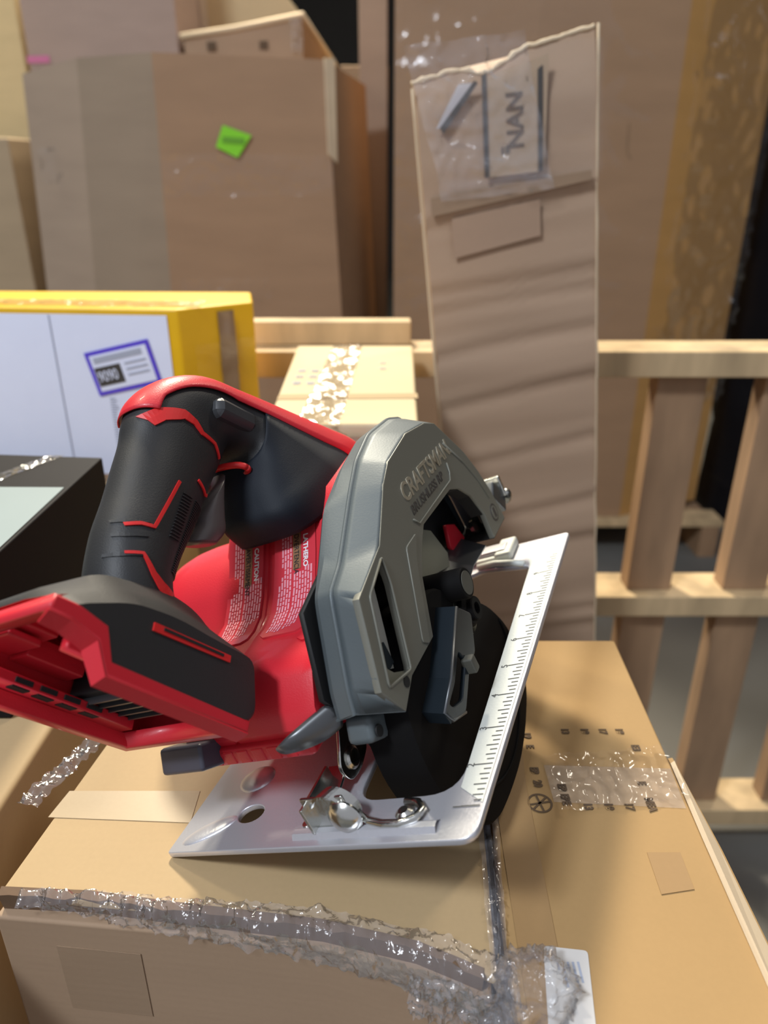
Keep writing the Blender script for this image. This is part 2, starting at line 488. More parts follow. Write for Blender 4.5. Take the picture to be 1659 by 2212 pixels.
# the lid panel: slightly proud, its front edge bowed up and dark underneath
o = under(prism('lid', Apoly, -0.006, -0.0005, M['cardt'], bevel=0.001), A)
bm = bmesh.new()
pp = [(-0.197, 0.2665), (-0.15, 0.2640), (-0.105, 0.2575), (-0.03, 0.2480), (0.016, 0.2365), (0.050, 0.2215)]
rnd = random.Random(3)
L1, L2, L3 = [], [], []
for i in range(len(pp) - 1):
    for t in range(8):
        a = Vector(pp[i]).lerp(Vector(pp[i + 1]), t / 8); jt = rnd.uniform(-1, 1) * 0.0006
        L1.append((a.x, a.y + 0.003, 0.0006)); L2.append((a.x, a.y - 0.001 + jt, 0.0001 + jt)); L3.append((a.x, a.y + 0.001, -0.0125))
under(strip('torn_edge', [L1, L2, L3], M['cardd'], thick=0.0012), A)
T = under(quad_patch('tape', [(-0.1925, 0.316, -.0004), (-0.11, 0.312, -.0004), (-0.11, 0.336, -.0004), (-0.188, 0.336, -.0004)], M['subp']), A)
under(quad_patch('side_tape', [(-0.17, 0.2592, -0.03), (-0.125, 0.2547, -0.03), (-0.125, 0.2547, -0.08), (-0.17, 0.2592, -0.08)][::-1], M['subt'], None), A)

# --- carton B: long golden carton on the right
B = thing('shipping_carton', 'long golden carton with dark printed marks running away beside the wooden crate', 'carton', (0.12, 0.35, FLOOR))
Bp = [(0.056, 0.05), (0.172, 0.05), (0.176, 0.23), (0.180, 0.36), (0.184, 0.497), (0.080, 0.497), (0.068, 0.47), (0.058, 0.225)]
under(prism('body', Bp, FLOOR, -0.001, M['cardo'], bevel=0.002), B)
under(strip('flap_edge', [[(0.172, 0.05, 0.0), (0.174, 0.2, 0.0005), (0.1775, 0.30, 0.001), (0.181, 0.36, 0.0)],
                          [(0.182, 0.05, -0.006), (0.184, 0.2, -0.005), (0.184, 0.30, -0.004), (0.183, 0.36, -0.004)]], M['edge'], thick=0.003), B)
under(strip('loose_flap', [[(0.184, 0.05, -0.010), (0.187, 0.2, -0.010), (0.187, 0.30, -0.008), (0.184, 0.37, -0.006)],
                          [(0.196, 0.05, -0.05), (0.197, 0.2, -0.05), (0.192, 0.30, -0.04), (0.186, 0.37, -0.03)]], M['cardo'], thick=0.003), B)
under(quad_patch('paper_tape', [(0.060, 0.06, -.0008), (0.077, 0.06, -.0008), (0.086, 0.34, -.0008), (0.099, 0.49, -.0008), (0.080, 0.49, -.0008), (0.066, 0.34, -.0008)], M['subo'], None), B)
under(quad_patch('clear_tape', [(0.10, 0.328, -.0008), (0.176, 0.323, -.0008), (0.178, 0.355, -.0008), (0.10, 0.358, -.0008)], M['tapes'], None), B)
under(quad_patch('tape_patch', [(0.142, 0.266, -.0008), (0.160, 0.269, -.0008), (0.161, 0.292, -.0008), (0.143, 0.292, -.0008)], M['subo'], None), B)
marks = [('13', .120, .388), ('18', .133, .388), ('17', .145, .388), ('18', .156, .388), ('E3', .162, .372), ('19', .094, .384), ('E', .094, .372), ('EB', .093, .352), ('20', .093, .341),
         ('EBE', .107, .330), ('13', .119, .323), ('18', .131, .323), ('17', .143, .323), ('MEA', .156, .327), ('EB', .107, .338), ('E', .156, .340)]
for s_, x_, y_ in marks:
    under(place_text('printed_mark', s_, 0.0068, (x_ - 0.002, y_ + 0.004, -0.0004), (0, -1, 0), (1, 0, 0), M['inkb'], extrude=0.0001, bold=0.0003, sx=0.8), B)
# round print with crossed strokes
bm = bmesh.new()
for (cx_, cy_, r_) in ((0.0915, 0.327, 0.0062),):
    for i in range(32):
        a0 = 2 * math.pi * i / 32; a1 = 2 * math.pi * (i + 1) / 32
        vs = [bm.verts.new((cx_ + rr * math.cos(a), cy_ + rr * math.sin(a), -0.0005)) for rr, a in ((r_, a0), (r_ + .0012, a0), (r_ + .0012, a1), (r_, a1))]
        bm.faces.new(vs)
    for (ax_, ay_) in ((1, 0.2), (-0.2, 1), (0.7, 0.7)):
        d = Vector((ax_, ay_, 0)).normalized(); nn = Vector((-d.y, d.x, 0)) * 0.0006; c_ = Vector((cx_, cy_, -0.0005))
        bm.faces.new([bm.verts.new(p) for p in (c_ - d * r_ - nn, c_ + d * r_ - nn, c_ + d * r_ + nn, c_ - d * r_ + nn)])
under(bmobj('round_print', bm, M['inkb']), B)
lab = under(quad_patch('white_label', round_poly([(0.0705, 0.198), (0.091, 0.198), (0.0965, 0.2355), (0.076, 0.238)], 0.002, 3) and
                       [(p[0], p[1], -0.0008) for p in round_poly([(0.0705, 0.198), (0.091, 0.198), (0.0965, 0.2355), (0.076, 0.238)], 0.002, 3)], simple('label_paper', (0.62, 0.60, 0.58), 0.5), None, thick=0.0004), B)
bm = bmesh.new()
for i, (l_, dx) in enumerate([(.010, 0), (.013, 0), (.006, 0), (.012, 0), (.004, .002)]):
    x_ = 0.0900 - i * 0.0024
    bm.faces.new([bm.verts.new(p) for p in ((x_, .230, -.0003), (x_, .230 - l_, -.0003), (x_ + .0011, .230 - l_, -.0003), (x_ + .0011, .230, -.0003))])
under(bmobj('label_print', bm, M['inkg']), B)

# --- carton C: pale carton at the left
C = thing('shipping_carton', 'pale tan carton at the lower left carrying the black box', 'carton', (-0.5, 0.4, FLOOR))
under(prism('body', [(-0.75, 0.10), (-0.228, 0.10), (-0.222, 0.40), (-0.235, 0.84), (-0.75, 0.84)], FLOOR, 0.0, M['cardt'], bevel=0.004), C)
under(quad_patch('tape', [(-0.45, 0.12, 0.0002), (-0.36, 0.12, 0.0002), (-0.36, 0.83, 0.0002), (-0.45, 0.83, 0.0002)], M['tapeb'], None), C)

# --- black display box
K = thing('display_box', 'black glossy box with pale picture panel on top, left edge of view', 'box', (-0.45, 0.65, 0))
under(prism('body', [(-0.55, 0.40), (-0.2515, 0.40), (-0.247, 0.612), (-0.55, 0.640)], 0.001, 0.112, M['boxblack'], bevel=0.0015), K)
under(quad_patch('picture_panel', [(-0.545, 0.405, 0.1122), (-0.2535, 0.405, 0.1122), (-0.2525, 0.541, 0.1122), (-0.545, 0.545, 0.1122)], M['boxtop'], None), K)
under(crumple('clear_tape', lambda u, v: ((-0.335 + 0.014 * v + 0.04 * u, 0.535 + 0.08 * u, 0.1127), (0, 0, 1)), 20, 4, 0.0006, 60, M['tapec'], seed=4), K)

# --- yellow carton with big white sheet, on a plain carton
D = thing('shipping_carton', 'plain carton hidden low under the yellow box', 'carton', (-0.45, 1.0, FLOOR))
under(prism('body', [(-0.75, 0.90), (-0.25, 0.89), (-0.17, 0.955), (-0.19, 1.05), (-0.75, 1.06)], FLOOR, -0.10, M['card'], bevel=0.003), D)
Y = thing('yellow_carton', 'yellow carton with large white instruction sheet on its front, left', 'carton', (-0.4, 0.97, -0.1))
yf = [(-0.75, 0.93), (-0.242, 0.885), (-0.163, 0.945), (-0.180, 1.035), (-0.75, 1.055)]
under(prism('body', yf, -0.099, 0.197, M['yellow'], bevel=0.003), Y)
fd = (Vector((-0.242, 0.885, 0)) - Vector((-0.75, 0.93, 0))).normalized(); fn_ = Vector((fd.y, -fd.x, 0))
FO = Vector((-0.75, 0.93, 0)) + fn_ * 0.001


def yfront(name, u0, z0, u1, z1, mat, off=0.0, parent=Y): return under(quad_patch(name, [FO + fd * a + Vector((0, 0, b)) + fn_ * off for a, b in ((u0, z0), (u1, z0), (u1, z1), (u0, z1))], mat, None), parent)


yfront('white_sheet', 0.0, -0.012, 0.497, 0.190, M['sheet'])
yfront('brown_strip', 0.0, -0.098, 0.505, -0.013, M['card'])
yfront('sheet_fold', 0.352, -0.010, 0.3535, 0.189, M['inkg'], 0.0008)
# sticker with purple border, tilted
SO = FO + fd * 0.436 + Vector((0, 0, 0.127)) + fn_ * 0.0014
ta = R(13); SU = fd * math.cos(ta) + Vector((0, 0, math.sin(ta))); SV = -fd * math.sin(ta) + Vector((0, 0, math.cos(ta)))


def stick(name, a0, b0, a1, b1, mat, off, parent=None):
    return under(quad_patch(name, [SO + SU * a + SV * b + fn_ * off for a, b in ((a0, b0), (a1, b0), (a1, b1), (a0, b1))], mat, None, thick=0.0003), parent or Y)


stick('purple_sticker', -0.042, -0.027, 0.042, 0.027, M['purple'], 0)
stick('sticker_face', -0.037, -0.022, 0.037, 0.022, M['sheet'], 0.0005)
stick('sticker_header', -0.033, 0.012, 0.030, 0.019, M['inkg'], 0.001)
stick('sticker_number_block', -0.036, -0.016, -0.002, 0.007, M['ink'], 0.001)
under(place_text('sticker_number', '9090', 0.018, SO - SU * 0.034 - SV * 0.0105 + fn_ * 0.0016, SU, SV, M['sheet'], extrude=0.0002, sx=0.72), Y)
for i in range(3):
    stick('sticker_line', 0.004, 0.004 - i * 0.007, 0.032, 0.0065 - i * 0.007, M['inkg'], 0.001)
# columns of sheet print
for u_, za, zb, w_ in ((0.413, -0.005, 0.088, 0.010), (0.440, 0.02, 0.085, 0.004), (0.452, 0.005, 0.090, 0.005), (0.470, 0.03, 0.07, 0.004)):
    bm = bmesh.new(); z_ = za; rr = random.Random(int(u_ * 1000))
    while z_ < zb:
        a = FO + fd * u_ + Vector((0, 0, z_)) + fn_ * 0.0008; ww = w_ * rr.uniform(0.5, 1)
        bm.faces.new([bm.verts.new(a + fd * p + Vector((0, 0, q))) for p, q in ((0, 0), (ww, 0), (ww, 0.0015), (0, 0.0015))]); z_ += 0.0032
    under(bmobj('printed_text', bm, M['inkg']), Y)
bm = bmesh.new()
for i in range(3):
    for j in range(9):
        a = FO + fd * (0.478 + i * 0.009) + Vector((0, 0, 0.055 + j * 0.0068)) + fn_ * 0.0008
        bm.faces.new([bm.verts.new(a + fd * p + Vector((0, 0, q))) for p, q in ((0, 0), (0.006, 0), (0.006, 0.0034), (0, 0.0034))])
under(bmobj('printed_table', bm, M['ink']), Y)
under(crumple('clear_tape', lambda u, v: ((-0.62 + 0.40 * u, 0.925 + 0.05 * v - 0.03 * u, 0.1975), (0, 0, 1)), 60, 6, 0.0015, 50, M['tapec'], seed=1), Y)
rd = (Vector((-0.163, 0.945, 0)) - Vector((-0.242, 0.885, 0))); rn = Vector((rd.y, -rd.x, 0)).normalized()
under(crumple('side_tape', lambda u, v: (Vector((-0.242, 0.885, 0)) + rd * (0.50 + 0.22 * v) + Vector((0, 0, 0.19 - 0.24 * u)) + rn * 0.001, rn), 30, 6, 0.0015, 45, M['tapeb'], seed=2), Y)
under(crumple('film_wrap', lambda u, v: (Vector((-0.242, 0.885, 0)) + rd * (0.15 + 0.95 * v) + Vector((0, 0, 0.155 - 0.24 * u)) + rn * 0.003, rn), 30, 10, 0.004, 30, M['film'], seed=5), Y)

# --- pale narrow carton behind the saw with shiny tape
Gc = thing('shipping_carton', 'narrow pale carton with shiny clear tape between yellow box and tall carton', 'carton', (-0.04, 0.85, FLOOR))
under(prism('body', [(-0.112, 0.675), (0.033, 0.675), (0.041, 1.045), (-0.122, 1.045)], FLOOR, 0.123, M['cardp'], bevel=0.004), Gc)
under(crumple('clear_tape', lambda u, v: ((-0.082 + 0.040 * v + 0.012 * u, 0.672 + 0.37 * u, 0.1235), (0, 0, 1)), 70, 12, 0.0018, 45, M['tapec'], seed=3), Gc)
under(crumple('film_wrap', lambda u, v: ((-0.114 + 0.148 * u, 0.671, 0.124 - 0.10 * v), (0, -1, 0)), 40, 20, 0.006, 40, M['filmb'], seed=8), Gc)
under(crumple('brown_wrap', lambda u, v: ((-0.118 + 0.154 * u, 0.670, 0.112 - 0.40 * v), (0, -1, 0)), 40, 30, 0.0025, 30, M['card'], seed=18), Gc)
under(quad_patch('crease_band', [(-0.113, 0.76, .1234), (0.036, 0.765, .1234), (0.036, 0.785, .1234), (-0.113, 0.78, .1234)], M['cardt'], None), Gc)
for i, (x_, y_) in enumerate([(-0.098, 0.83), (-0.098, 0.86), (-0.098, 0.89), (-0.082, 0.83), (-0.082, 0.86), (-0.082, 0.89), (0.0, 0.90), (0.0, 0.93)]):
    under(place_text('printed_mark', ['EB', 'E3', 'BE', '38', 'EE', 'E8', 'D', 'D'][i], 0.013, (x_ - .006, y_ + .006, 0.1238), (0, -1, 0), (1, 0, 0), M['inkg'], extrude=0.0002), Gc)
gl = under(quad_patch('purple_sticker', [(-0.056, 0.6655, 0.040), (-0.004, 0.6655, 0.040), (-0.004, 0.6655, 0.094), (-0.056, 0.6655, 0.094)], M['purple'], None), Gc)
under(quad_patch('sticker_face', [(-0.050, 0.6645, 0.045), (-0.008, 0.6645, 0.045), (-0.008, 0.6645, 0.088), (-0.050, 0.6645, 0.088)], M['sheet'], None), Gc)

# --- tall upright carton leaning slightly left
Tc = thing('tall_carton', 'tall narrow crushed carton standing upright behind the saw, leaning left', 'carton', (0.283, 1.0, FLOOR + 0.013))
Tc.rotation_euler = (0, -R(6.3), 0)
H = 1.345
bm = bmesh.new()
nx, nz = 10, 70
creases = [0.28, 0.42, 0.565, 0.60, 0.72, 0.775, 0.86, 0.94, 1.005, 1.06, 1.085, 1.17]


def face_depth(x, z):
    d = 0.0
    for i, c in enumerate(creases):
        zz = c + 0.10 * x + 0.006 * math.sin(9 * x + i)
        d += 0.0028 * math.exp(-((z - zz) / 0.007) ** 2) - 0.0016 * math.exp(-((z - zz - 0.014) / 0.008) ** 2)
    return d + 0.004 * noise.noise(Vector((x * 6, z * 6, 1))) + 0.0035 * noise.noise(Vector((x * 3, z * 22, 4)))


W0 = -0.105; W1 = 0.098
def edge_l(z): return W0 - 0.002 * math.sin(z * 7) - (0.006 if z > 1.2 else 0)
g = []
nz = 180; nx = 24
for j in range(nz + 1):
    row = []
    for i in range(nx + 1):
        fx = i / nx; x = edge_l(1) + (W1 - edge_l(1)) * fx
        top = H - 0.034 * (1 - fx) - 0.012 * math.exp(-((fx - 0.42) / 0.12) ** 2) + 0.003 * noise.noise(Vector((fx * 20, 0, 0)))
        z = top * j / nz
        cr = 0
        if z > 1.28: cr = (z - 1.28) * 0.25
        row.append(bm.verts.new((x, -0.05 + face_depth(x, z) + cr, z)))
    g.append(row)
for j in range(nz):
    for i in range(nx): bm.faces.new((g[j][i], g[j][i + 1], g[j + 1][i + 1], g[j + 1][i]))
# back and sides
bk = [[bm.verts.new((v.co.x, 0.05, v.co.z)) for v in (g[j][0], g[j][nx])] for j in range(nz + 1)]
for j in range(nz):
    bm.faces.new((g[j + 1][0], bk[j + 1][0], bk[j][0], g[j][0])); bm.faces.new((g[j][nx], bk[j][1], bk[j + 1][1], g[j + 1][nx]))
    bm.faces.new((bk[j][1], bk[j][0], bk[j + 1][0], bk[j + 1][1]))
bm.faces.new([g[nz][i] for i in range(nx + 1)] + [bk[nz][1], bk[nz][0]])
bm.faces.new([g[0][i] for i in range(nx, -1, -1)] + [bk[0][0], bk[0][1]])
tb = bmobj('body', bm, cardboard('tall_carton_kraft', (0.40, 0.28, 0.19)), Tc, True)
e = tb.modifiers.new('es', 'EDGE_SPLIT'); e.split_angle = R(45)
# worn light edges
for xx in (W0 - 0.004, W1):
    tube('worn_edge', [(xx, -0.051 + face_depth(xx, z), z) for z in [0.02 + i * (1.285 if xx < 0 else 1.325) / 40 for i in range(41)]],
         [0.0014 + 0.0012 * noise.noise(Vector((xx * 9, i * 0.7, 3))) for i in range(41)], M['edge'], Tc, 6)
tp = []
for i in range(nx * 2 + 1):
    fx = i / (nx * 2); top = H - 0.034 * (1 - fx) - 0.012 * math.exp(-((fx - 0.42) / 0.12) ** 2)
    tp.append((W0 - .004 + (W1 - W0 + .004) * fx, -0.050 + (top - 1.28) * .25 + 0.002 * noise.noise(Vector((fx * 15, 3, 0))), top + 0.003 * noise.noise(Vector((fx * 18, 0, 2)))))
tube('torn_rim', tp, [0.0028 + 0.002 * noise.noise(Vector((i * .5, 3, 3))) for i in range(len(tp))], M['edge'], Tc, 6)


def tfront(name, pts, mat, off=-0.0545, th=0.0006):
    return quad_patch(name, [(p[0], off, p[1]) for p in pts], mat, Tc, thick=th)


lz = 1.205
tfront('print_panel', [(-0.030, lz), (0.035, lz), (0.043, 1.322), (-0.030, 1.306)], cardboard('printed_panel_kraft', (0.42, 0.31, 0.21)), -0.0555)
for x_ in (-0.034, 0.028):
    tfront('printed_line', [(x_, lz), (x_ + 0.0055, lz), (x_ + 0.0075, 1.312), (x_ + 0.002, 1.308)], M['ink'], -0.057)
tfront('printed_stroke', [(-0.082, 1.262), (-0.078, 1.256), (-0.036, 1.302), (-0.040, 1.305)], M['ink'], -0.057)
tfront('arrow_patch', [(-0.086, 1.262), (-0.078, 1.262), (-0.040, 1.303), (-0.058, 1.303)], simple('pale_patch', (0.50, 0.48, 0.50), 0.4), -0.0562)
place_text('printed_word', 'NAN', 0.026, (0.012, -0.0570, 1.232), (0, 0, 1), (-1, 0, 0), M['inkb'], Tc, extrude=0.0002, bold=0.0006)
place_text('printed_word', 'EB', 0.010, (-0.014, -0.0570, 1.228), (1, 0, 0), (0, 0, 1), M['ink'], Tc, extrude=0.0002)
tfront('tape_strip', [(-0.098, 1.17), (0.09, 1.19), (0.09, 1.20), (-0.098, 1.19)], M['tapeb'], -0.0555)
tfront('glue_patch', [(-0.075, 1.12), (0.03, 1.135), (0.03, 1.175), (-0.075, 1.165)], cardboard('darker_patch_kraft', (0.37, 0.255, 0.175)), -0.0535)
crumple('film_wrap', lambda u, v: ((-0.115 + 0.13 * u + 0.03 * v, -0.060, 1.345 - 0.16 * v), (0, -1, 0)), 34, 40, 0.006, 28, M['filmb'], Tc, seed=12)
crumple('film_wrap', lambda u, v: ((-0.03 + 0.13 * u, -0.060, 1.33 - 0.13 * v), (0, -1, 0)), 30, 30, 0.003, 35, M['film'], Tc, seed=22)

# --- wooden crate frame
P = thing('wooden_crate', 'open pine crate frame with three rails and upright slats behind the cartons', 'crate', (0.45, 1.1, FLOOR))
for z_, x0 in ((0.110, -0.30), (-0.297, -0.30), (-0.770, -0.30)):
    under(box('rail', ((x0 + 1.35) / 2, 1.1075, z_ - 0.019), (1.35 - x0, 0.085, 0.038), M['woodp'], bevel=0.002), P)
for z0, z1 in ((-0.297, 0.072), (-0.770, -0.335)):
    for x_ in (0.41, 0.572, 0.735, 0.90, 1.06, 1.22):
        under(box('slat', (x_ + 0.037, 1.108, (z0 + z1) / 2), (0.074, 0.038, z1 - z0 - 0.0008), M['wood'], bevel=0.0015), P)
for x_ in (0.06, 0.5, 1.0, 1.30):
    under(box('foot_block', (x_, 1.1075, (FLOOR - 0.808) / 2), (0.09, 0.08, -0.808 - FLOOR - 0.0005), M['wood'], bevel=0.002), P)
under(box('top_board', (-0.11, 1.13, 0.1275), (0.30, 0.035, 0.034), M['woodp'], bevel=0.002), P)
o = under(crumple('torn_film', lambda u, v: ((0.42 + 0.16 * u, 1.064, 0.113 + 0.004 * v), (0, -0.5, 0.8)), 20, 3, 0.004, 60, M['filmb'], seed=2), P)

# --- big cartons behind: left
GL = thing('bulk_carton', 'large open bulk carton with lime green sticker, upper left', 'carton', (-0.5, 2.5, FLOOR))
topf = [(-0.975, 2.30), (-0.787, 2.2), (-0.575, 2.13), (-0.150, 2.19), (-0.06, 2.75), (-0.9, 2.85)]
zt = [0.600, 0.624, 0.627, 0.619, 0.62, 0.62]
botf = [(-1.07, 2.30), (-0.895, 2.2), (-0.62, 2.13), (-0.085, 2.19), (0.0, 2.75), (-0.98, 2.85)]
mats = [M['cardg'], M['cardg'], M['cardr']]
bm = bmesh.new(); lo = [bm.verts.new((*p, FLOOR)) for p in botf]; hi = [bm.verts.new((*p, z)) for p, z in zip(topf, zt)]
for i in range(6): bm.faces.new((lo[i], lo[(i + 1) % 6], hi[(i + 1) % 6], hi[i]))
bm.faces.new(lo[::-1])
gm = bpy.data.meshes.new('wall_sheets'); bmesh.ops.recalc_face_normals(bm, faces=bm.faces); bm.to_mesh(gm); bm.free()
for mm in (cardboard('bulk_grey_kraft', (0.33, 0.25, 0.185)), cardboard('bulk_dull_kraft', (0.29, 0.22, 0.155)), cardboard('bulk_brown_kraft', (0.34, 0.215, 0.13))): gm.materials.append(mm)
for p in gm.polygons:
    c = p.center
    p.material_index = 0 if c.x < -0.85 else (1 if c.x < -0.62 and c.y < 2.3 else 2)
go = link('walls', gm); under(go, GL)
s = go.modifiers.new('s', 'SOLIDIFY'); s.thickness = 0.014; s.offset = -1
gp = lambda x, z, off=0.006: (x, (2.13 + (x + 0.575) * (0.06 / 0.425)) - off, z)
under(quad_patch('green_sticker', [gp(-0.437, .417), gp(-0.384, .392), gp(-0.345, .445), gp(-0.416, .468)], M['green'], None, thick=0.001), GL)
under(quad_patch('sticker_text', [gp(-0.42, .428, .009), gp(-0.365, .424, .009), gp(-0.363, .438, .009), gp(-0.418, .442, .009)], M['greend'], None, thick=0.0005), GL)
under(crumple('film_wrap', lambda u, v: (gp(-0.575 + 0.44 * u, 0.40 - 0.10 * v, .01), (0, -1, 0)), 50, 14, 0.008, 14, M['film'], seed=31), GL)
under(crumple('film_wrap', lambda u, v: (gp(-0.56 + 0.24 * u, 0.09 - 0.06 * v, .01), (0, -1, 0)), 30, 8, 0.010, 14, M['film'], seed=37), GL)
under(crumple('film_wrap', lambda u, v: ((-0.95 + 0.30 * u, 2.27 - 0.09 * u, 0.42 - 0.09 * v), (-.3, -1, 0)), 30, 10, 0.008, 14, M['film'], seed=33), GL)
under(strip('rim_fold', [[(-0.152, 2.186, 0.622), (-0.148, 2.186, 0.40)], [(-0.128, 2.20, 0.622), (-0.128, 2.20, 0.38)]], M['edge'], thick=0.01), GL)

GR = thing('bulk_carton', 'huge film-wrapped bulk carton on the right behind the tall carton', 'carton', (0.7, 2.8, FLOOR + 0.13))
frp = [(0.030, 2.42), (0.42, 2.36), (0.82, 2.35), (1.14, 2.50), (1.16, 3.2), (0.05, 3.2)]
bm = bmesh.new(); lo = [bm.verts.new((*p, FLOOR + 0.14)) for p in frp]; hi = [bm.verts.new((*p, 1.15)) for p in frp]
for i in range(6): bm.faces.new((lo[i], lo[(i + 1) % 6], hi[(i + 1) % 6], hi[i]))
bm.faces.new(lo[::-1]); bm.faces.new(hi)
gm = bpy.data.meshes.new('body'); bmesh.ops.recalc_face_normals(bm, faces=bm.faces); bm.to_mesh(gm); bm.free()
for mm in (cardboard('wrapped_brown_kraft', (0.32, 0.20, 0.115)), cardboard('wrapped_orange_kraft', (0.47, 0.26, 0.085))): gm.materials.append(mm)
for p in gm.polygons: p.material_index = 1 if p.center.x > 0.9 and p.center.y < 2.6 else 0
under(link('body', gm), GR)
under(crumple('film_wrap', lambda u, v: ((0.03 + 0.85 * u, 2.385 - 0.03 * math.sin(u * 3), 0.95 - 1.2 * v), (0, -1, 0)), 60, 90, 0.012, 7, M['film'], seed=41), GR)
under(crumple('film_wrap', lambda u, v: ((0.87 + 0.29 * u, 2.345 + 0.16 * u, 0.95 - 1.3 * v), (.4, -1, 0)), 30, 90, 0.014, 8, M['film'], seed=43), GR)
under(place_text('marker_scrawl', 'U', 0.16, (0.68, 2.353, 0.38), (1, 0, 0.05), (0, 0, 1), cardboard('faint_marker', (0.26, 0.165, 0.095)), extrude=0.0003, bold=-0.004), GR)
PB = thing('wooden_pallet', 'pale wooden pallet under the huge wrapped carton', 'pallet', (0.6, 2.8, FLOOR))
for y_ in (2.36, 2.66, 2.96, 3.22):
    under(box('deck_board', (0.62, y_, FLOOR + 0.128), (1.10, 0.10, 0.020), M['woodp']), PB)
for x_ in (0.11, 0.62, 1.13):
    under(box('stringer', (x_, 2.79, FLOOR + 0.059), (0.06, 0.96, 0.116), M['wood']), PB)

# --- further stacks
S = thing('bulk_carton', 'grey brown bulk carton rising behind the sticker carton', 'carton', (-0.9, 3.2, FLOOR))
under(prism('body', [(-1.262, 3.05), (-0.700, 2.95), (-0.70, 3.6), (-1.26, 3.6)], FLOOR, 1.35, cardboard('back_grey_kraft', (0.35, 0.26, 0.215)), bevel=0.006), S)
under(quad_patch('pink_tape', [(-1.265, 3.047, .72), (-1.18, 3.032, .72), (-1.18, 3.032, .742), (-1.265, 3.047, .742)], simple('pink_tape', (0.55, 0.16, 0.3), 0.5), None), S)
O = thing('open_carton', 'open carton with bright cut rim poking above the sticker carton', 'carton', (-0.45, 3.1, FLOOR))
ot = [(-0.679, 2.95), (-0.272, 2.90), (-0.19, 3.3), (-0.66, 3.35)]
oz = [0.79, 0.838, 0.74, 0.78]
bm = bmesh.new(); lo = [bm.verts.new((*p, FLOOR)) for p in ot]; hi = [bm.verts.new((*p, z)) for p, z in zip(ot, oz)]
for i in range(4): bm.faces.new((lo[i], lo[(i + 1) % 4], hi[(i + 1) % 4], hi[i]))
bm.faces.new(lo[::-1])
o = under(bmobj('walls', bm, M['card']), O); s = o.modifiers.new('s', 'SOLIDIFY'); s.thickness = 0.012; s.offset = -1
under(tube('cut_rim', [(-0.69, 2.95, .785), (-0.50, 2.93, .805), (-0.272, 2.90, .838), (-0.19, 3.3, .745)], 0.011, M['edge']), O)
under(quad_patch('raised_flap', [(-0.67, 3.36, 0.78), (-0.20, 3.36, 0.78), (-0.60, 3.30, 1.25), (-0.67, 3.30, 1.25)], M['cardp'], None, thick=0.01), O)
under(crumple('clear_tape', lambda u, v: ((-0.31 + 0.04 * v, 2.893, 0.83 - 0.10 * u), (0, -1, 0)), 16, 5, 0.004, 30, M['tapec'], seed=6), O)
for x_ in (-0.60, -0.42):
    under(quad_patch('printed_blot', [(x_, 2.935 + (-0.6 - x_) * .1, .742), (x_ + .03, 2.93 + (-0.6 - x_) * .1, .742), (x_ + .03, 2.93 + (-0.6 - x_) * .1, .768), (x_, 2.935 + (-0.6 - x_) * .1, .768)], M['inkb'], None), O)
Q = thing('bulk_carton', 'narrow tan carton edge seen right of the sticker carton', 'carton', (-0.1, 3.3, FLOOR))
under(prism('body', [(-0.16, 3.10), (0.015, 3.10), (0.015, 3.6), (-0.16, 3.6)], FLOOR, 0.72, cardboard('gap_kraft', (0.36, 0.25, 0.15)), bevel=0.004), Q)
N = thing('bulk_carton', 'slim upright brown carton panel at top centre beside the dark gap', 'carton', (-0.02, 2.9, FLOOR))
under(prism('body', [(-0.085, 2.95), (0.012, 2.92), (0.012, 3.05), (-0.085, 3.08)], FLOOR, 1.3, cardboard('slim_kraft', (0.33, 0.235, 0.17)), bevel=0.004), N)
Lf = thing('bulk_carton', 'bright tan bulk carton cut off by the left edge of view', 'carton', (-1.6, 3.3, FLOOR))
under(prism('body', [(-2.1, 3.4), (-1.38, 3.3), (-1.30, 3.9), (-2.1, 3.9)], FLOOR, 1.4, cardboard('bright_kraft', (0.62, 0.48, 0.26)), bevel=0.008), Lf)
Lg = thing('bulk_carton', 'lower tan bulk carton at left edge below the bright one', 'carton', (-1.5, 2.6, FLOOR))
under(prism('body', [(-1.9, 2.6), (-1.16, 2.55), (-1.10, 2.95), (-1.9, 2.95)], FLOOR, 0.46, cardboard('left_kraft', (0.40, 0.30, 0.19)), bevel=0.006), Lg)
# dark film-wrapped load beyond the right-hand carton
bm = bmesh.new()
lo = []; hi = []
BG = thing('wrapped_load', 'black film-wrapped load at the far right edge', 'pallet load', (1.5, 2.9, FLOOR))
under(crumple('film_cover', lambda u, v: ((1.50 + 0.25 * math.cos(math.pi * (1 - u)) + 0.0, 2.75 - 0.35 * math.sin(math.pi * u), FLOOR + 1.75 * v), (0, -1, 0)), 30, 60, 0.03, 5, M['bag'], seed=9), BG)

# ------------------------------------------------------------------ the circular saw
# local frame: origin at the rear right corner of the shoe, x right, y forward, z up from the shoe
SAW = bpy.data.objects.new('circular_saw', None); COL.objects.link(SAW); SAW.empty_display_size = 0.02
SM = Matrix(((0.83632, 0.34507, -0.42603, 0.03766), (-0.33943, 0.93613, 0.09193, 0.22566), (0.43054, 0.06772, 0.90003, 0.0825), (0, 0, 0, 1)))
SAW.matrix_world = SM
tag(SAW, 'red and black cordless circular saw with grey blade guard tilted on the cartons', 'circular saw')

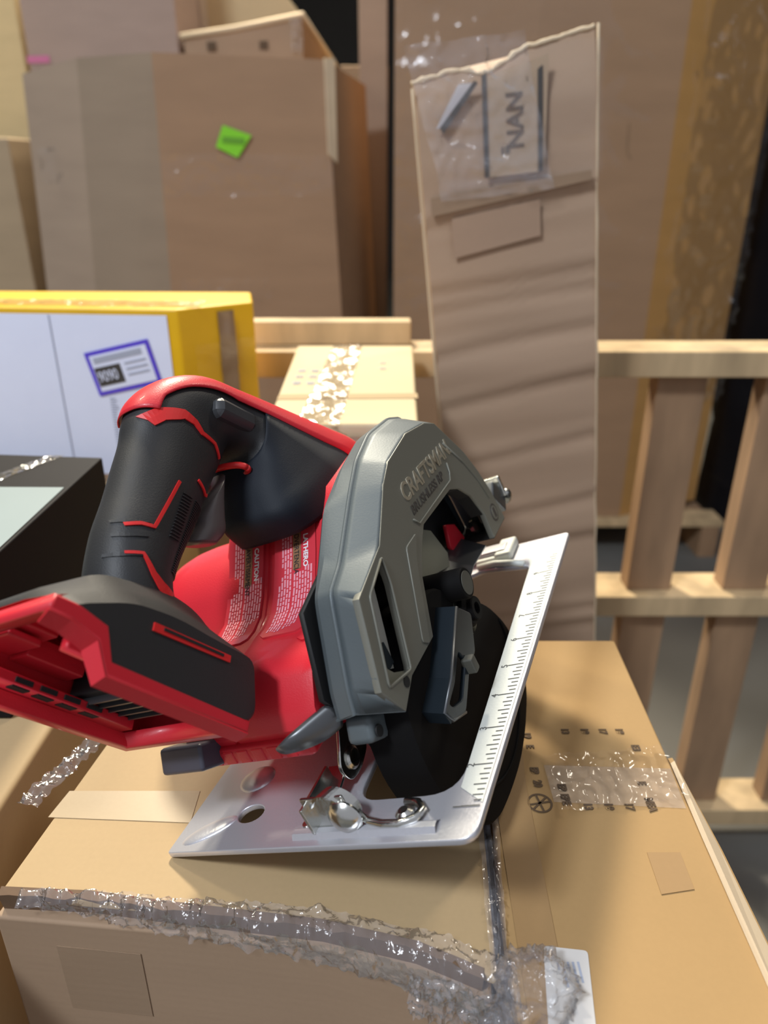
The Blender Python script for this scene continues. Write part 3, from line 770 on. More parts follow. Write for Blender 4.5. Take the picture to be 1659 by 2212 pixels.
# --- shoe
hole_main = round_poly([(-0.072, 0.027), (-0.0155, 0.027), (-0.0215, 0.2365), (-0.060, 0.2465), (-0.080, 0.238)], [0.012, 0.018, 0.006, 0.004, 0.01], 6)
hole_s = [(-0.140 + 0.0085 * math.cos(a), 0.024 + 0.0062 * math.sin(a)) for a in [2 * math.pi * i / 24 for i in range(24)]]
outer = round_poly([(-0.1845, 0), (0, 0), (0.0015, 0.275), (-0.1845, 0.278)], [0.002, 0.009, 0.004, 0.01], 6)
shoe = plate('shoe', [outer, hole_main, hole_s], -0.0035, 0.0, M['shoe'], SAW, 'z', 0.0006)
# pressed ribs and dimple in the shoe
def mound(name, c, rx, ry, h, mat, parent, rot=0, n=24, m=6):
    bm = bmesh.new(); rings = []
    for k in range(m + 1):
        r_ = math.cos(k / m * math.pi / 2); z_ = h * math.sin(k / m * math.pi / 2)
        if k == m: rings.append([bm.verts.new((c[0], c[1], c[2] + h))]); continue
        rings.append([bm.verts.new((c[0] + rx * r_ * math.cos(a) * math.cos(rot) - ry * r_ * math.sin(a) * math.sin(rot), c[1] + rx * r_ * math.cos(a) * math.sin(rot) + ry * r_ * math.sin(a) * math.cos(rot), c[2] + z_)) for a in [2 * math.pi * i / n for i in range(n)]])
    for A_, B_ in zip(rings, rings[1:]):
        for i in range(n):
            j = (i + 1) % n
            bm.faces.new((A_[i], A_[j], B_[0]) if len(B_) == 1 else (A_[i], A_[j], B_[j], B_[i]))
    return bmobj(name, bm, mat, parent, True)
mound('pressed_dimple', (-0.152, 0.050, -0.0002), 0.012, 0.010, 0.0030, M['shoe'], shoe)
mound('pressed_rib', (-0.163, 0.014, -0.0002), 0.017, 0.006, 0.0018, M['shoe'], shoe, 0.5)
strip('rear_rib', [[(-0.100, 0.004, 0), (-0.020, 0.004, 0)], [(-0.100, 0.006, 0.0022), (-0.020, 0.006, 0.0022)], [(-0.100, 0.009, 0.0024), (-0.020, 0.009, 0.0024)], [(-0.100, 0.012, 0), (-0.020, 0.012, 0)]], M['shoe'], shoe)
strip('ruler_face', [[(-0.0150, 0.030, 0.0003), (-0.0210, 0.2360, 0.0003), (-0.030, 0.262, 0.0003)], [(-0.0015, 0.020, 0.0003), (0.0003, 0.2500, 0.0003), (0.0003, 0.272, 0.0003)]], M['shoew'], shoe)
bm = bmesh.new()
def tick(y, L, x0=-0.0022, wd=0.0007):
    bm.faces.new([bm.verts.new(p) for p in ((x0, y, 0.00045), (x0 - L, y, 0.00045), (x0 - L, y + wd, 0.00045), (x0, y + wd, 0.00045))])
for i in range(72):
    y = 0.018 + i * 0.0254 / 8
    L = 0.0095 if i % 8 == 0 else (0.0065 if i % 4 == 0 else (0.0052 if i % 2 == 0 else 0.0038)); tick(y, L)
bmobj('ruler_marks', bm, M['tick'], shoe)
for i in range(9):
    place_text('ruler_number', str(i + 1), 0.0055, (-0.0118, 0.0168 + i * 0.0254, 0.00045), (0, 1, 0), (-1, 0, 0), M['tick'], shoe, extrude=0.00005)
# raised front blocks of the shoe
box('front_block', (-0.044, 0.2640, 0.0035), (0.013, 0.026, 0.007), M['shoew'], shoe, 0.002)
box('front_step', (-0.058, 0.258, 0.0025), (0.016, 0.014, 0.005), M['shoew'], shoe, 0.0015)
box('front_bar', (-0.072, 0.262, 0.004), (0.060, 0.012, 0.008), M['shoe'], shoe, 0.0015)
tube('front_edge_roll', [(-0.064, 0.2490, 0.0015), (-0.050, 0.2475, 0.0022), (-0.036, 0.243, 0.0018), (-0.026, 0.239, 0.0008)], 0.0025, M['shoew'], shoe, 8)
box('front_riser', (-0.085, 0.268, 0.018), (0.004, 0.030, 0.036), M['zinc'], shoe, 0.001)

# --- upper guard
F = [(.041, .038), (.031, .057), (.049, .096), (.086, .1040), (.1156, .124), (.1314, .131), (.165, .1345), (.194, .130), (.2074, .1248), (.2317, .0947), (.2413, .0763), (.2481, .0567), (.2517, .0333)]
B_ = [(.0275, .050), (.032, .0608), (.0547, .0995), (.0727, .1056), (.1114, .1275), (.1303, .1370), (.155, .1430), (.185, .1415), (.200, .1365), (.232, .105), (.243, .082), (.250, .060), (.253, .033)]
K_ = [(.0295, .046), (.0339, .0575), (.0578, .097), (.0754, .1084), (.1016, .127), (.131, .1357), (.160, .141), (.195, .139), (.215, .130), (.238, .105), (.247, .082), (.252, .060), (.254, .033)]
inner = [(.2203, .0340), (.2215, .052), (.213, .070), (.201, .081), (.1888, .0865), (.1375, .0885), (.1214, .0798), (.1106, .0706), (.0927, .0438), (.0589, .0447)]
slot = round_poly([(.082, .0995), (.079, .086), (.060, .0475), (.0375, .0545), (.0575, .092)], 0.002, 2)
guard = bpy.data.objects.new('upper_guard', None); COL.objects.link(guard); guard.parent = SAW
face = plate('guard_face', [F + inner, slot], -0.034, -0.030, M['guard'], guard, 'x', 0.0006)
e = face.modifiers.new('es', 'EDGE_SPLIT'); e.split_angle = R(30)
mix = lambda P_, Q_, t: [(a[0] * (1 - t) + b[0] * t, a[1] * (1 - t) + b[1] * t) for a, b in zip(P_, Q_)]


def dens(P_, k=3):
    """keep the facets but round their corners slightly"""
    out = [P_[0]]
    for i in range(1, len(P_) - 1):
        a, p, b = Vector(P_[i - 1]), Vector(P_[i]), Vector(P_[i + 1])
        out += [tuple(p.lerp(a, 0.14)), tuple(p * 0.5 + p.lerp(a, .14) * .25 + p.lerp(b, .14) * .25), tuple(p.lerp(b, 0.14))]
    return out + [P_[-1]]


Fd, Bd, Kd = dens(F), dens(B_), dens(K_)
def lay(P_, x): return [(x, p[0], p[1]) for p in P_]
cen = (0.145, 0.03)
def scl(P_, s): return [(cen[0] + (p[0] - cen[0]) * s, cen[1] + (p[1] - cen[1]) * s) for p in P_]
rim = strip('guard_rim', [lay(Fd, -0.0305), lay(mix(Fd, Bd, 0.10), -0.0318), lay(mix(Fd, Bd, 0.84), -0.0430), lay(Bd, -0.0460)], M['guardr'], guard, smooth=True)
rim.modifiers.new('es', 'EDGE_SPLIT').split_angle = R(22)
s = rim.modifiers.new('s', 'SOLIDIFY'); s.thickness = 0.002; s.offset = -1
seam = strip('guard_seam', [lay(Bd, -0.0460), lay(scl(Bd, 1.010), -0.0464), lay(scl(Bd, 1.010), -0.0480), lay(Bd, -0.0485)], M['guardr'], guard, smooth=True)
back = strip('guard_back', [lay(scl(Bd, .998), -0.0485), lay(mix(Bd, Kd, .6), -0.0570), lay(scl(Kd, 0.985), -0.0610)], M['guardr'], guard, smooth=True)
back.modifiers.new('es', 'EDGE_SPLIT').split_angle = R(22)
strip('guard_lip', [lay(scl(Kd, 0.975), -0.0610), lay(scl(Kd, .965), -0.0613), lay(scl(Kd, .955), -0.0640), lay(scl(Kd, 0.92), -0.0650)], simple('slate_lip', (0.055, 0.07, 0.08), 0.4, metal=0.3), guard, smooth=True)
plate('guard_backplate', [scl(F, 0.985) + [(.20, -0.02), (.10, -0.02), (.05, .01)]], -0.0665, -0.0635, M['dark'], guard, 'x')
# end wall and ledges
strip('guard_end', [[(-0.0305, .041, .038), (-0.0305, .0589, .0447)], [(-0.046, .0275, .050), (-0.046, .054, .046)], [(-0.061, .030, .046), (-0.061, .054, .044)]], M['guardr'], guard, thick=0.001)
strip('front_end', [[(-0.0305, .2517, .0333), (-0.0305, .2203, .0340)], [(-0.064, .256, .033), (-0.064, .222, .034)]], M['dark'], guard, thick=0.001)
# thickness seen inside the window
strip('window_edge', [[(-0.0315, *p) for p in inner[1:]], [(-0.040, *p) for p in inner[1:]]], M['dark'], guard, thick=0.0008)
# raised panel beside the window, and embossed line by the lettering
plate('raised_rib', [round_poly([(.1240, .0905), (.1115, .0805), (.0860, .0440), (.0800, .0490), (.1075, .0905)], .002, 2)], -0.0302, -0.0292, M['guard'], guard, 'x', 0.0004)
tube('embossed_line', [(-0.0296, .128, .0965), (-0.0296, .133, .0915), (-0.0296, .1925, .0905), (-0.0296, .197, .0945), (-0.0296, .1985, .1005)], 0.0006, M['guard'], guard, 6)
tube('embossed_line', [(-0.0298, .206, .111), (-0.0298, .224, .0895), (-0.0298, .235, .071), (-0.0298, .240, .055)], 0.0007, M['guard'], guard, 6)
tube('slot_rim', [(-0.0298, *p) for p in slot] + [(-0.0298, *slot[0])], 0.0008, M['guard'], guard, 6)
# what shows through the slot
plate('slot_insert', [[(.081, .096), (.074, .080), (.060, .0500), (.050, .056), (.068, .088)]], -0.040, -0.0385, simple('pale_insert', (0.42, 0.41, 0.35), 0.6, bump=0.3, bscale=1500), guard, 'x')
plate('slot_corner', [[(.060, .0475), (.0375, .0545), (.045, .061), (.050, .0540)]], -0.0345, -0.0325, M['olive'], guard, 'x')
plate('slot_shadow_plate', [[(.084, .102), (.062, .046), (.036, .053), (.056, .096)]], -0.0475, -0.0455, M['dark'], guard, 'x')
box('blade_chip', (-0.037, .054, .060), (0.002, .010, .012), M['blue'], guard)
# screws
lathe('screw_recess', [(0.0, 0.0), (.0028, 0.0), (.0028, .0004), (0.0, .0004)], (-0.0300, .052, .0465), (1, 0, 0), M['dark'], guard, 16)
lathe('round_emblem', [(0, 0), (.0062, 0), (.0062, .0003), (0, .0003)], (-0.0300, .2372, .0450), (1, 0, 0), M['logod'], guard, 28)
lathe('emblem_centre', [(0, 0), (.0048, 0), (.0048, .0005), (0, .0005)], (-0.0300, .2372, .0450), (1, 0, 0), M['guard'], guard, 28)
plate('emblem_mark', [[(.2355, .0415), (.2390, .0415), (.2390, .0485), (.2355, .0485)]], -0.0296, -0.0294, M['logod'], guard, 'x')
# lettering
place_text('raised_lettering', 'CRAFTSMAN.', 0.0145, (-0.0300, .1290, .1065), (0, 1, -0.052), (0, 0, 1), M['logo'], guard, extrude=0.0005, bold=0.00025, sx=0.98)
place_text('printed_lettering', 'BRUSHLESS RP', 0.0078, (-0.0298, .1310, .0975), (0, 1, -0.045), (0, 0, 1), M['logod'], guard, extrude=0.0001, bold=0.0001, sx=1.12)
# pieces visible in the window
plate('gear_plate', [[(.105, .084), (.150, .086), (.178, .068), (.186, .047), (.180, .040), (.150, .050), (.118, .056)]], -0.052, -0.049, M['olive'], guard, 'x', 0.0005)
plate('red_housing_glimpse', [[(.211, .056), (.223, .050), (.229, .036), (.209, .032), (.203, .043)]], -0.057, -0.054, M['red'], guard, 'x', 0.0005)
strip('chip_deflector', [[(-0.036, .158, .030), (-0.036, .185, .034), (-0.036, .215, .032)], [(-0.060, .160, .036), (-0.060, .190, .042), (-0.060, .225, .040)]], M['dsteel'], guard, thick=0.001)
lathe('front_screw', [(0, 0), (.006, 0), (.0065, .003), (.004, .005), (0, .005)], (-0.048, .236, .038), (1, 0, .2), M['zinc'], guard, 20)
# front pivot bolt and bracket
fb = box('front_bracket', (-0.040, .262, .046), (.018, .014, .022), M['dsteel'], guard, 0.0015, Matrix.Rotation(R(35), 3, 'X'))
box('bracket_tab', (-0.037, .2715, .050), (.015, .004, .016), M['zinc'], guard, 0.001)
lathe('pivot_bolt', [(0, 0), (.0065, 0), (.0065, .0025), (.0045, .0055), (0, .0065)], (-0.034, .2735, .041), (.55, .8, 0), M['zinc'], guard, 20)
lathe('pivot_nut', [(0, 0), (.0035, 0), (.0035, .004), (0, .005)], (-0.037, .2735, .053), (.2, 1, 0), M['zinc'], guard, 6, False)

# --- lower guard, blade, arbor
LG = round_poly([(.070, -.066), (.0956, -.0712), (.125, -.0730), (.1490, -.0692), (.1765, -.0585), (.1895, -.0400), (.190, -.015), (.175, .012), (.153, .0297), (.120, .062), (.075, .060), (.045, .038), (.036, .005), (.042, -.030)], .02, 4)
LGi = [(p[0] * .93 + .12 * .07, p[1] * .93 - .006 * .07) for p in LG]
bm = bmesh.new()
lays = [(LGi, -.0335), (mix(LG, LGi, .35), -.0340), (LG, -.0365), (LG, -.0590), (LGi, -.0620)]
V = [[bm.verts.new((x, *p)) for p in P_] for P_, x in lays]; n = len(LG)
for a_, b_ in zip(V, V[1:]):
    for i in range(n): bm.faces.new((a_[i], a_[(i + 1) % n], b_[(i + 1) % n], b_[i]))
bm.faces.new(V[0]); bm.faces.new(V[-1][::-1])
lg = bmobj('lower_guard', bm, M['lguard'], SAW, True); lg.modifiers.new('es', 'EDGE_SPLIT').split_angle = R(40)
tube('guard_groove', [(-.0332, .12 + .060 * math.cos(a), -.004 + .058 * math.sin(a)) for a in [-2.6 + i * 2.6 / 30 for i in range(31)]], 0.0008, M['lguard'], lg, 6)
AR = (.144, .027)
lathe('blade_flange', [(0, 0), (.0215, 0), (.0215, .002), (.0165, .0035), (0, .0035)], (-.0440, *AR), (1, 0, 0), M['olive'], SAW, 40)
lathe('flange_step', [(0, 0), (.0150, 0), (.0150, .003), (.011, .004), (0, .004)], (-.0395, *AR), (1, 0, 0), M['dark'], SAW, 40)
lathe('outer_flange', [(0, 0), (.0175, 0), (.0175, .0018), (.015, .0030), (0, .0030)], (-.0365, *AR), (1, 0, 0), M['olive'], SAW, 40)
lathe('arbor_collar', [(0, 0), (.0105, 0), (.0105, .003), (.0085, .0045), (0, .0045)], (-.0335, *AR), (1, 0, 0), M['lguard'], SAW, 30)
ab = lathe('arbor_bolt', [(0, 0), (.0072, 0), (.0072, .0040), (.0066, .0048), (.0036, .0048), (.0036, .001), (0, .001)], (-.0305, *AR), (1, 0, 0), M['lguard'], SAW, 30)
lathe('bumper_stop', [(0, 0), (.0092, 0), (.0092, .030), (.0086, .0310), (0, .0310)], (-.0530, .1385, .0470), (1, 0, 0), M['lguard'], SAW, 30)
lathe('bumper_face', [(0, 0), (.0070, 0), (.0070, .0004), (0, .0004)], (-.0220, .1385, .0470), (1, 0, 0), M['dolive'], SAW, 30)
# lift lever
lo_ = [(.118, .030), (.100, .029), (.078, .0175), (.064, .018), (.060, .0235), (.064, .030), (.088, .0285), (.108, .041)]
lev = plate('lift_lever', [round_poly([(.1235, .0355), (.108, .020), (.098, .021), (.072, .0095), (.058, .0160), (.0545, .0235), (.074, .0290), (.112, .0475)], .003, 3),
                           round_poly([(.094, .0245), (.074, .0155), (.063, .0200), (.061, .0235), (.074, .0255), (.092, .0330)], .002, 2)], -.0225, -.0200, M['blue'], SAW, 'x', 0.0005)
strip('lever_web', [[(-.0205, .112, .0475), (-.0205, .074, .0290), (-.0205, .0545, .0235), (-.0205, .056, .0165)], [(-.0420, .116, .0485), (-.0400, .078, .0300), (-.0380, .058, .0245), (-.0380, .0595, .0170)]], M['blue'], lev, thick=0.0015)
tube('lever_edge', [(-.0205, .112, .0475), (-.0205, .074, .0290), (-.0205, .0545, .0235), (-.0205, .058, .0160), (-.0205, .072, .0095)], 0.0010, M['dsteel'], lev, 6)
box('lever_tab', (-.0185, .094, .0225), (.007, .006, .009), M['dolive'], lev, 0.001)

# --- motor housing: rear profile followed by the body and by its labels
prof = [(.150, .124), (.140, .1175), (.134, .113), (.119, .098), (.104, .0845), (.094, .0775), (.084, .0745), (.070, .0738), (.055, .0730), (.046, .0712)]
low = [(.041, .0675), (.031, .0555), (.0275, .046), (.029, .040), (.045, .034), (.080, .032), (.20, .032), (.225, .05), (.235, .085), (.225, .118), (.190, .128)]
bodyp = prof + low
bm = bmesh.new()
xs = [(-.0690, .0), (-.0700, .002), (-.0760, .0), (-.1235, .0), (-.1240, .0012), (-.1260, .0012), (-.1265, .0), (-.1560, .0), (-.1600, -.002), (-.1640, -.007)]
cb = Vector((.13, .07)); V = []
for x, d in xs:
    ring = []
    for p in bodyp:
        v = Vector(p); dr = (cb - v).normalized(); ring.append(bm.verts.new((x, *(v + dr * abs(d)))))
    V.append(ring)
n = len(bodyp)
for a_, b_ in zip(V, V[1:]):
    for i in range(n): bm.faces.new((a_[i], a_[(i + 1) % n], b_[(i + 1) % n], b_[i]))
bm.faces.new(V[0]); bm.faces.new(V[-1][::-1])
body = bmobj('motor_housing', bm, M['red'], SAW, True); body.modifiers.new('es', 'EDGE_SPLIT').split_angle = R(32)
# motor can on the left side
lathe('motor_can', [(0, 0), (.030, 0), (.042, .004), (.050, .014), (.0525, .026), (.0535, .040), (.0535, .085), (.0, .085)], (-.2330, .147, .0535), (1, 0, 0), M['red'], body, 56)
tube('can_ridge', [(-.232 + i * .004, .147 + .0538 * math.cos(2.05), .050 + .0538 * math.sin(2.05)) for i in range(8, 20)], 0.0016, M['red'], body, 8)
lathe('end_cap', [(0, 0), (.024, 0), (.036, .004), (.036, .012), (0, .012)], (-.2400, .147, .0535), (1, 0, 0), M['black'], body, 40)
# seat under the labels (curved step) and lower rear skirt with ribs
def profpt(s):
    """point and outward normal at arclength s along the rear profile"""
    acc = 0
    for a, b in zip(prof[1:], prof[2:]):
        L = math.dist(a, b)
        if acc + L >= s or b == prof[-1]:
            t = (s - acc) / L; p = Vector(a).lerp(Vector(b), t); d = (Vector(b) - Vector(a)).normalized(); return p, Vector((d.y, -d.x)) * -1
        acc += L


PL = sum(math.dist(a, b) for a, b in zip(prof[1:], prof[2:]))
def surf(x, s, h):
    s = max(0, min(PL, s)); p, _ = profpt(s); q0, _ = profpt(max(0, s - .006)); q1, _ = profpt(min(PL - 1e-5, s + .006))
    d = (q1 - q0).normalized(); nn = Vector((-d.y, d.x)); nn = nn if nn.dot(p - cb) > 0 else -nn
    return Vector((x, p.x + nn.x * h, p.y + nn.y * h))


def label_panel(name, x0, x1, s0, s1, mat, h, cr=0.0):
    bm = bmesh.new(); ns = 26; rows = []
    for i in range(ns + 1):
        s = s0 + (s1 - s0) * i / ns; k = min(s - s0, s1 - s); ins = cr - math.sqrt(max(0, cr * cr - max(0, cr - k) ** 2)) if cr and k < cr else 0
        rows.append([bm.verts.new(surf(x, s, hh)) for x, hh in ((x0 + ins, 0), (x0 + ins, h), (x1 - ins, h), (x1 - ins, 0))])
    for a_, b_ in zip(rows, rows[1:]):
        for j in range(3): bm.faces.new((a_[j], a_[j + 1], b_[j + 1], b_[j]))
    bm.faces.new(rows[0][::-1]); bm.faces.new(rows[-1])
    o = bmobj(name, bm, mat, body, True); o.modifiers.new('es', 'EDGE_SPLIT').split_angle = R(40); return o


label_panel('warning_label', -.1205, -.0900, .004, .082, M['redlab'], .0012, .004)
label_panel('warning_label', -.1570, -.1295, .004, .082, M['redlab'], .0012, .004)
label_panel('label_step', -.0895, -.0780, .010, .092, M['red'], .0010, .005)


def wrap_text(name, body_, size, x, s, h, mat, bold=0.0, sx=1.0):
    """text running down the profile: reading direction +s, letter tops to the right (+x)"""
    me = text_mesh(body_, size, extrude=0.00005, bold=bold, sx=sx)
    for v in me.vertices: v.co = surf(x + v.co.y, s + v.co.x, h + v.co.z)
    return link(name, me, mat, body)


def wrap_quads(name, quads, h, mat):
    bm = bmesh.new()
    for x0, x1, s0, s1 in quads:
        k = max(1, int((s1 - s0) / .004)); rows = []
        for i in range(k + 1):
            s = s0 + (s1 - s0) * i / k; rows.append([bm.verts.new(surf(x, s, h)) for x in (x0, x1)])
        for a_, b_ in zip(rows, rows[1:]): bm.faces.new((a_[0], a_[1], b_[1], b_[0]))
    return bmobj(name, bm, mat, body)


rn_ = random.Random(11)
for xo, title, s_t in ((-.0, 'ADVERTENCIA', 0), (-.0375, 'AVERTISSEMENT', .003)):
    hh = .0014
    wrap_quads('warning_band', [(-.1065 + xo, -.1005 + xo, .008 + s_t, .037 + s_t)], hh, M['goldp'])
    wrap_text('warning_title', title, .0048, -.1052 + xo, .0125 + s_t, hh + .0002, M['black'], sx=0.86)
    wrap_quads('warning_triangle', [(-.1055 + xo, -.1015 + xo, .0088 + s_t, .0118 + s_t)], hh + .0002, simple('orange_print', (.75, .30, .05), .4))
    wrap_text('model_word', 'LATHERO' if xo == 0 else 'CAUTION', .0046, -.0985 + xo, .0165, hh, M['white'], bold=.00015, sx=1.0)
    qs = []
    for j, (xx, sa, sb) in enumerate([(-.0975, .036, .066), (-.0955, .036, .064), (-.0935, .036, .062), (-.0995, .039, .074), (-.1015, .039, .076), (-.1035, .039, .076), (-.1055, .039, .078), (-.1085, .010, .079), (-.1105, .010, .079), (-.1125, .010, .078), (-.1145, .010, .034), (-.1145, .040, .078), (-.1165, .045, .078)]):
        s = sa
        while s < sb:
            l_ = rn_.uniform(.0015, .005); qs.append((xx + xo, xx + .0012 + xo, s, min(s + l_, sb))); s += l_ + .0007
    wrap_quads('fine_print', qs, hh, M['pink'])
# small print on the motor can
qs = []
bm = bmesh.new()
for r_i in range(6):
    th0 = 2.50 + r_i * .055; s = -.205
    while s < -.172:
        l_ = rn_.uniform(.002, .006)
        bm.faces.new([bm.verts.new((x, .147 + .0538 * math.cos(t), .050 + .0538 * math.sin(t))) for x, t in ((s, th0), (s + l_, th0), (s + l_, th0 + .028), (s, th0 + .028))]); s += l_ + .0012
bmobj('can_print', bm, M['pink'], body)
# skirt: step below the shelf and ribbed underside
box('lower_skirt', (-.121, .058, .0365), (.086, .066, .011), M['red'], body, 0.003)
for i in range(7):
    box('skirt_rib', (-.152 + i * .010, .0250, .0365), (.007, .0010, .0075), M['red'], body, 0.0005)

# --- neck, grip and top strip (one loop)
S0 = [((.004, .143), (.036, .120), .0205, -.130, 2.4), ((.014, .157), (.042, .130), .0200, -.130, 2.4), ((.030, .1715), (.055, .137), .0195, -.130, 2.4), ((.0475, .1830), (.070, .1425), .0195, -.130, 2.3),
      ((.0625, .1935), (.084, .148), .0193, -.130, 2.3), ((.0755, .2025), (.102, .156), .0193, -.130, 2.3), ((.085, .2105), (.120, .164), .0200, -.130, 2.4), ((.096, .2165), (.130, .169), .0205, -.130, 2.5),
      ((.113, .2185), (.134, .168), .0210, -.129, 2.6), ((.134, .2125), (.137, .164), .0215, -.128, 2.6), ((.153, .1965), (.137, .160), .0220, -.126, 2.7), ((.170, .1810), (.132, .155), .0235, -.124, 2.9),
      ((.189, .1625), (.124, .147), .0255, -.121, 3.2), ((.206, .1460), (.117, .1370), .0280, -.119, 3.6), ((.220, .1300), (.112, .1270), .0300, -.117, 4.2), ((.226, .112), (.118, .112), .0310, -.116, 4.2)]
SS = interp_sections(S0, 5)
grip = loft('handle_shell', loft_rings(SS, 48), M['black'], SAW)
bmg = bmesh.new(); bmg.from_mesh(grip.data); BV = BVHTree.FromBMesh(bmg); bmg.free()
i0 = 5 * 6 + 1
TS = SS[i0:]
trs = []
for i_, sec in enumerate(TS):
    aa = R(44 + 36 * min(1, max(0, (i_ - 4) / 12))); trs += loft_rings([sec], 20, -aa, aa, out=.0012, closed=False)
loft('top_strip', trs, M['red'], SAW, closed=False, cap=False, thick=0.0008)
loft('neck_overmould', loft_rings(SS[11 * 5 - 2:], 20, R(80), R(280), out=.0010, closed=False), M['navy'], SAW, closed=False, cap=False, thick=0.0006)


def side_ribbon(name, pts, wd, mat, parent, lift=.0006, bvh=None, x0=.05, dirx=-1, taper=False):
    """thin inlay lying on the right-hand surface of the handle"""
    bvh = bvh or BV; P_ = []
    for a, b in zip(pts, pts[1:]):
        k = max(1, int(math.dist(a, b) / .0015))
        for i in range(k): P_.append(Vector(a).lerp(Vector(b), i / k))
    P_.append(Vector(pts[-1])); W_ = wd if isinstance(wd, (list, tuple)) else [wd] * len(pts)
    bm = bmesh.new(); rows = []
    tot = len(P_) - 1
    for i, p in enumerate(P_):
        d = (P_[min(i + 1, tot)] - P_[max(i - 1, 0)]).normalized(); nn = Vector((-d.y, d.x))
        f = i / max(tot, 1) * (len(W_) - 1); ww = W_[int(f)] if int(f) >= len(W_) - 1 else W_[int(f)] * (1 - f % 1) + W_[int(f) + 1] * (f % 1)
        r_ = []
        for sd in (-.5, 0, .5):
            q = p + nn * ww * sd; hit = bvh.ray_cast(Vector((x0, q.x, q.y)), Vector((dirx, 0, 0)))
            r_.append(hit[0] + hit[1] * lift if hit[0] is not None else None)
        if None not in r_: rows.append([bm.verts.new(v) for v in r_])
        else: rows.append(None)
    for a_, b_ in zip(rows, rows[1:]):
        if a_ and b_:
            for j in range(2): bm.faces.new((a_[j], a_[j + 1], b_[j + 1], b_[j]))
    o = bmobj(name, bm, mat, parent)
    s_ = o.modifiers.new('s', 'SOLIDIFY'); s_.thickness = .0008; s_.offset = 0
    return o


side_ribbon('red_inlay', [(.0640, .1945), (.0690, .2000), (.0800, .2050), (.0900, .2045), (.1005, .1990), (.1040, .1925), (.1048, .1860), (.1110, .1775), (.1122, .1690)], [.0010, .0065, .0078, .0075, .0065, .0040, .0022, .0018, .0016], M['redacc'], grip)
side_ribbon('red_inlay', [(.0332, .1692), (.0382, .1659), (.0424, .1611), (.0723, .1719)], .0017, M['redacc'], grip)
side_ribbon('red_inlay', [(.0855, .1668), (.0890, .1575), (.0930, .1560)], .0015, M['redacc'], grip)
side_ribbon('red_inlay', [(.0231, .1591), (.0285, .1545), (.0262, .1443), (.0262, .1373), (.0285, .1277)], [.0014, .0016, .0028, .0050, .0060], M['redacc'], grip)
side_ribbon('red_inlay', [(.0005, .1500), (.0091, .1420), (.0154, .1375), (.0200, .1325), (.0265, .1265)], [.0012, .0020, .0032, .0050, .0060], M['redacc'], grip)
for j in range(15):
    t = j / 15; a = Vector((.0728, .1636)).lerp(Vector((.0482, .1500)), t); side_ribbon('grip_rib', [tuple(a + Vector((-.0022, .0026))), tuple(a - Vector((-.0022, .0026)))], .0006, M['black'], grip, .0004)
for j in range(34):
    t = j / 34; a = Vector((.0800, .1545)).lerp(Vector((.0400, .1340)), t); side_ribbon('grip_rib', [tuple(a + Vector((-.0028, .0042))), tuple(a - Vector((-.0020, .0030)))], .0006, M['black'], grip, .0004)
# soft folds behind the palm swell
for c_, r_ in (((.0340, .1700), .009), ((.0285, .1650), .010), ((.0205, .1590), .009)):
    side_ribbon('palm_fold', [(c_[0] - .007 + .001, c_[1] + .008), (c_[0], c_[1] + .0015), (c_[0] + .008, c_[1] - .006)], [.0002, .0022, .0002], M['black'], grip, .0003)
# lock-off button, red ring, trigger
bm = bmesh.new()
lk = box('lock_button', (-.1095, .1335, .1850), (.014, .031, .012), simple('grey_button', (.045, .047, .050), .4), SAW, 0.0035, Matrix.Rotation(R(-42), 3, 'X'))
bev(lk, .0035, 3)
bmesh_ring = [(-.118 + .010 * math.cos(a), .1265 + .0060 * math.sin(a) * .8, .1580 + .0065 * math.sin(a)) for a in [2 * math.pi * i / 24 for i in range(25)]]
tube('trigger_collar', [(-.130 + .0180 * math.cos(a), .1270 + .0045 * math.sin(a), .1560 - .0062 * math.sin(a)) for a in [2 * math.pi * i / 28 for i in range(29)]], 0.0020, M['redacc'], SAW, 8)
TG = [((.095, .150), (.1230, .1585), .0100, -.130, 2.4), ((.088, .147), (.1125, .1475), .0100, -.130, 2.4), ((.084, .144), (.1050, .1385), .0100, -.130, 2.4), ((.078, .142), (.1000, .1310), .0098, -.130, 2.2), ((.074, .140), (.090, .1290), .0085, -.130, 2.2)]
loft('trigger', loft_rings(interp_sections(TG, 5), 24), M['trigger'], SAW)

# --- battery foot
def scl2(P_, k): return [(p[0] * k + .0 * (1 - k), p[1] * k + .115 * (1 - k)) for p in P_]
fr0 = [.001, .004, .008, .010, .008, .006, .006, .001, .001, .001, .001]
FPs = round_poly([(-.0372, .1642), (-.0300, .1610), (-.0100, .1480), (.0060, .1290), (.0170, .1100), (.0330, .0850), (.0165, .0665), (.0080, .0680), (-.0359, .1341), (-.0280, .1465), (-.0330, .1580)], fr0, 4)
FPm = round_poly([(-.0375, .1660), (-.0290, .1670), (-.0060, .1560), (.0150, .1350), (.0260, .1160), (.0385, .0850), (.0190, .0640), (.0100, .0670), (-.0345, .1340), (-.0270, .1462), (-.0320, .1590)], fr0, 4)
FPt = round_poly([(-.0380, .1680), (-.0290, .1710), (.0020, .1600), (.0290, .1330), (.0380, .1150), (.0400, .0850), (.0190, .0640), (.0100, .0670), (-.0345, .1340), (-.0270, .1462), (-.0320, .1590)], fr0, 4)
bm = bmesh.new(); fl = [(scl2(FPs, .955), -.0880), (FPs, -.0900), (mix(FPs, FPm, .6), -.0945), (FPm, -.1000), (FPt, -.1110), (FPt, -.1490), (FPm, -.1600), (mix(FPs, FPm, .6), -.1655), (FPs, -.1700), (scl2(FPs, .955), -.1720)]
V = [[bm.verts.new((x, *p)) for p in P_] for P_, x in fl]; n = len(FPs)
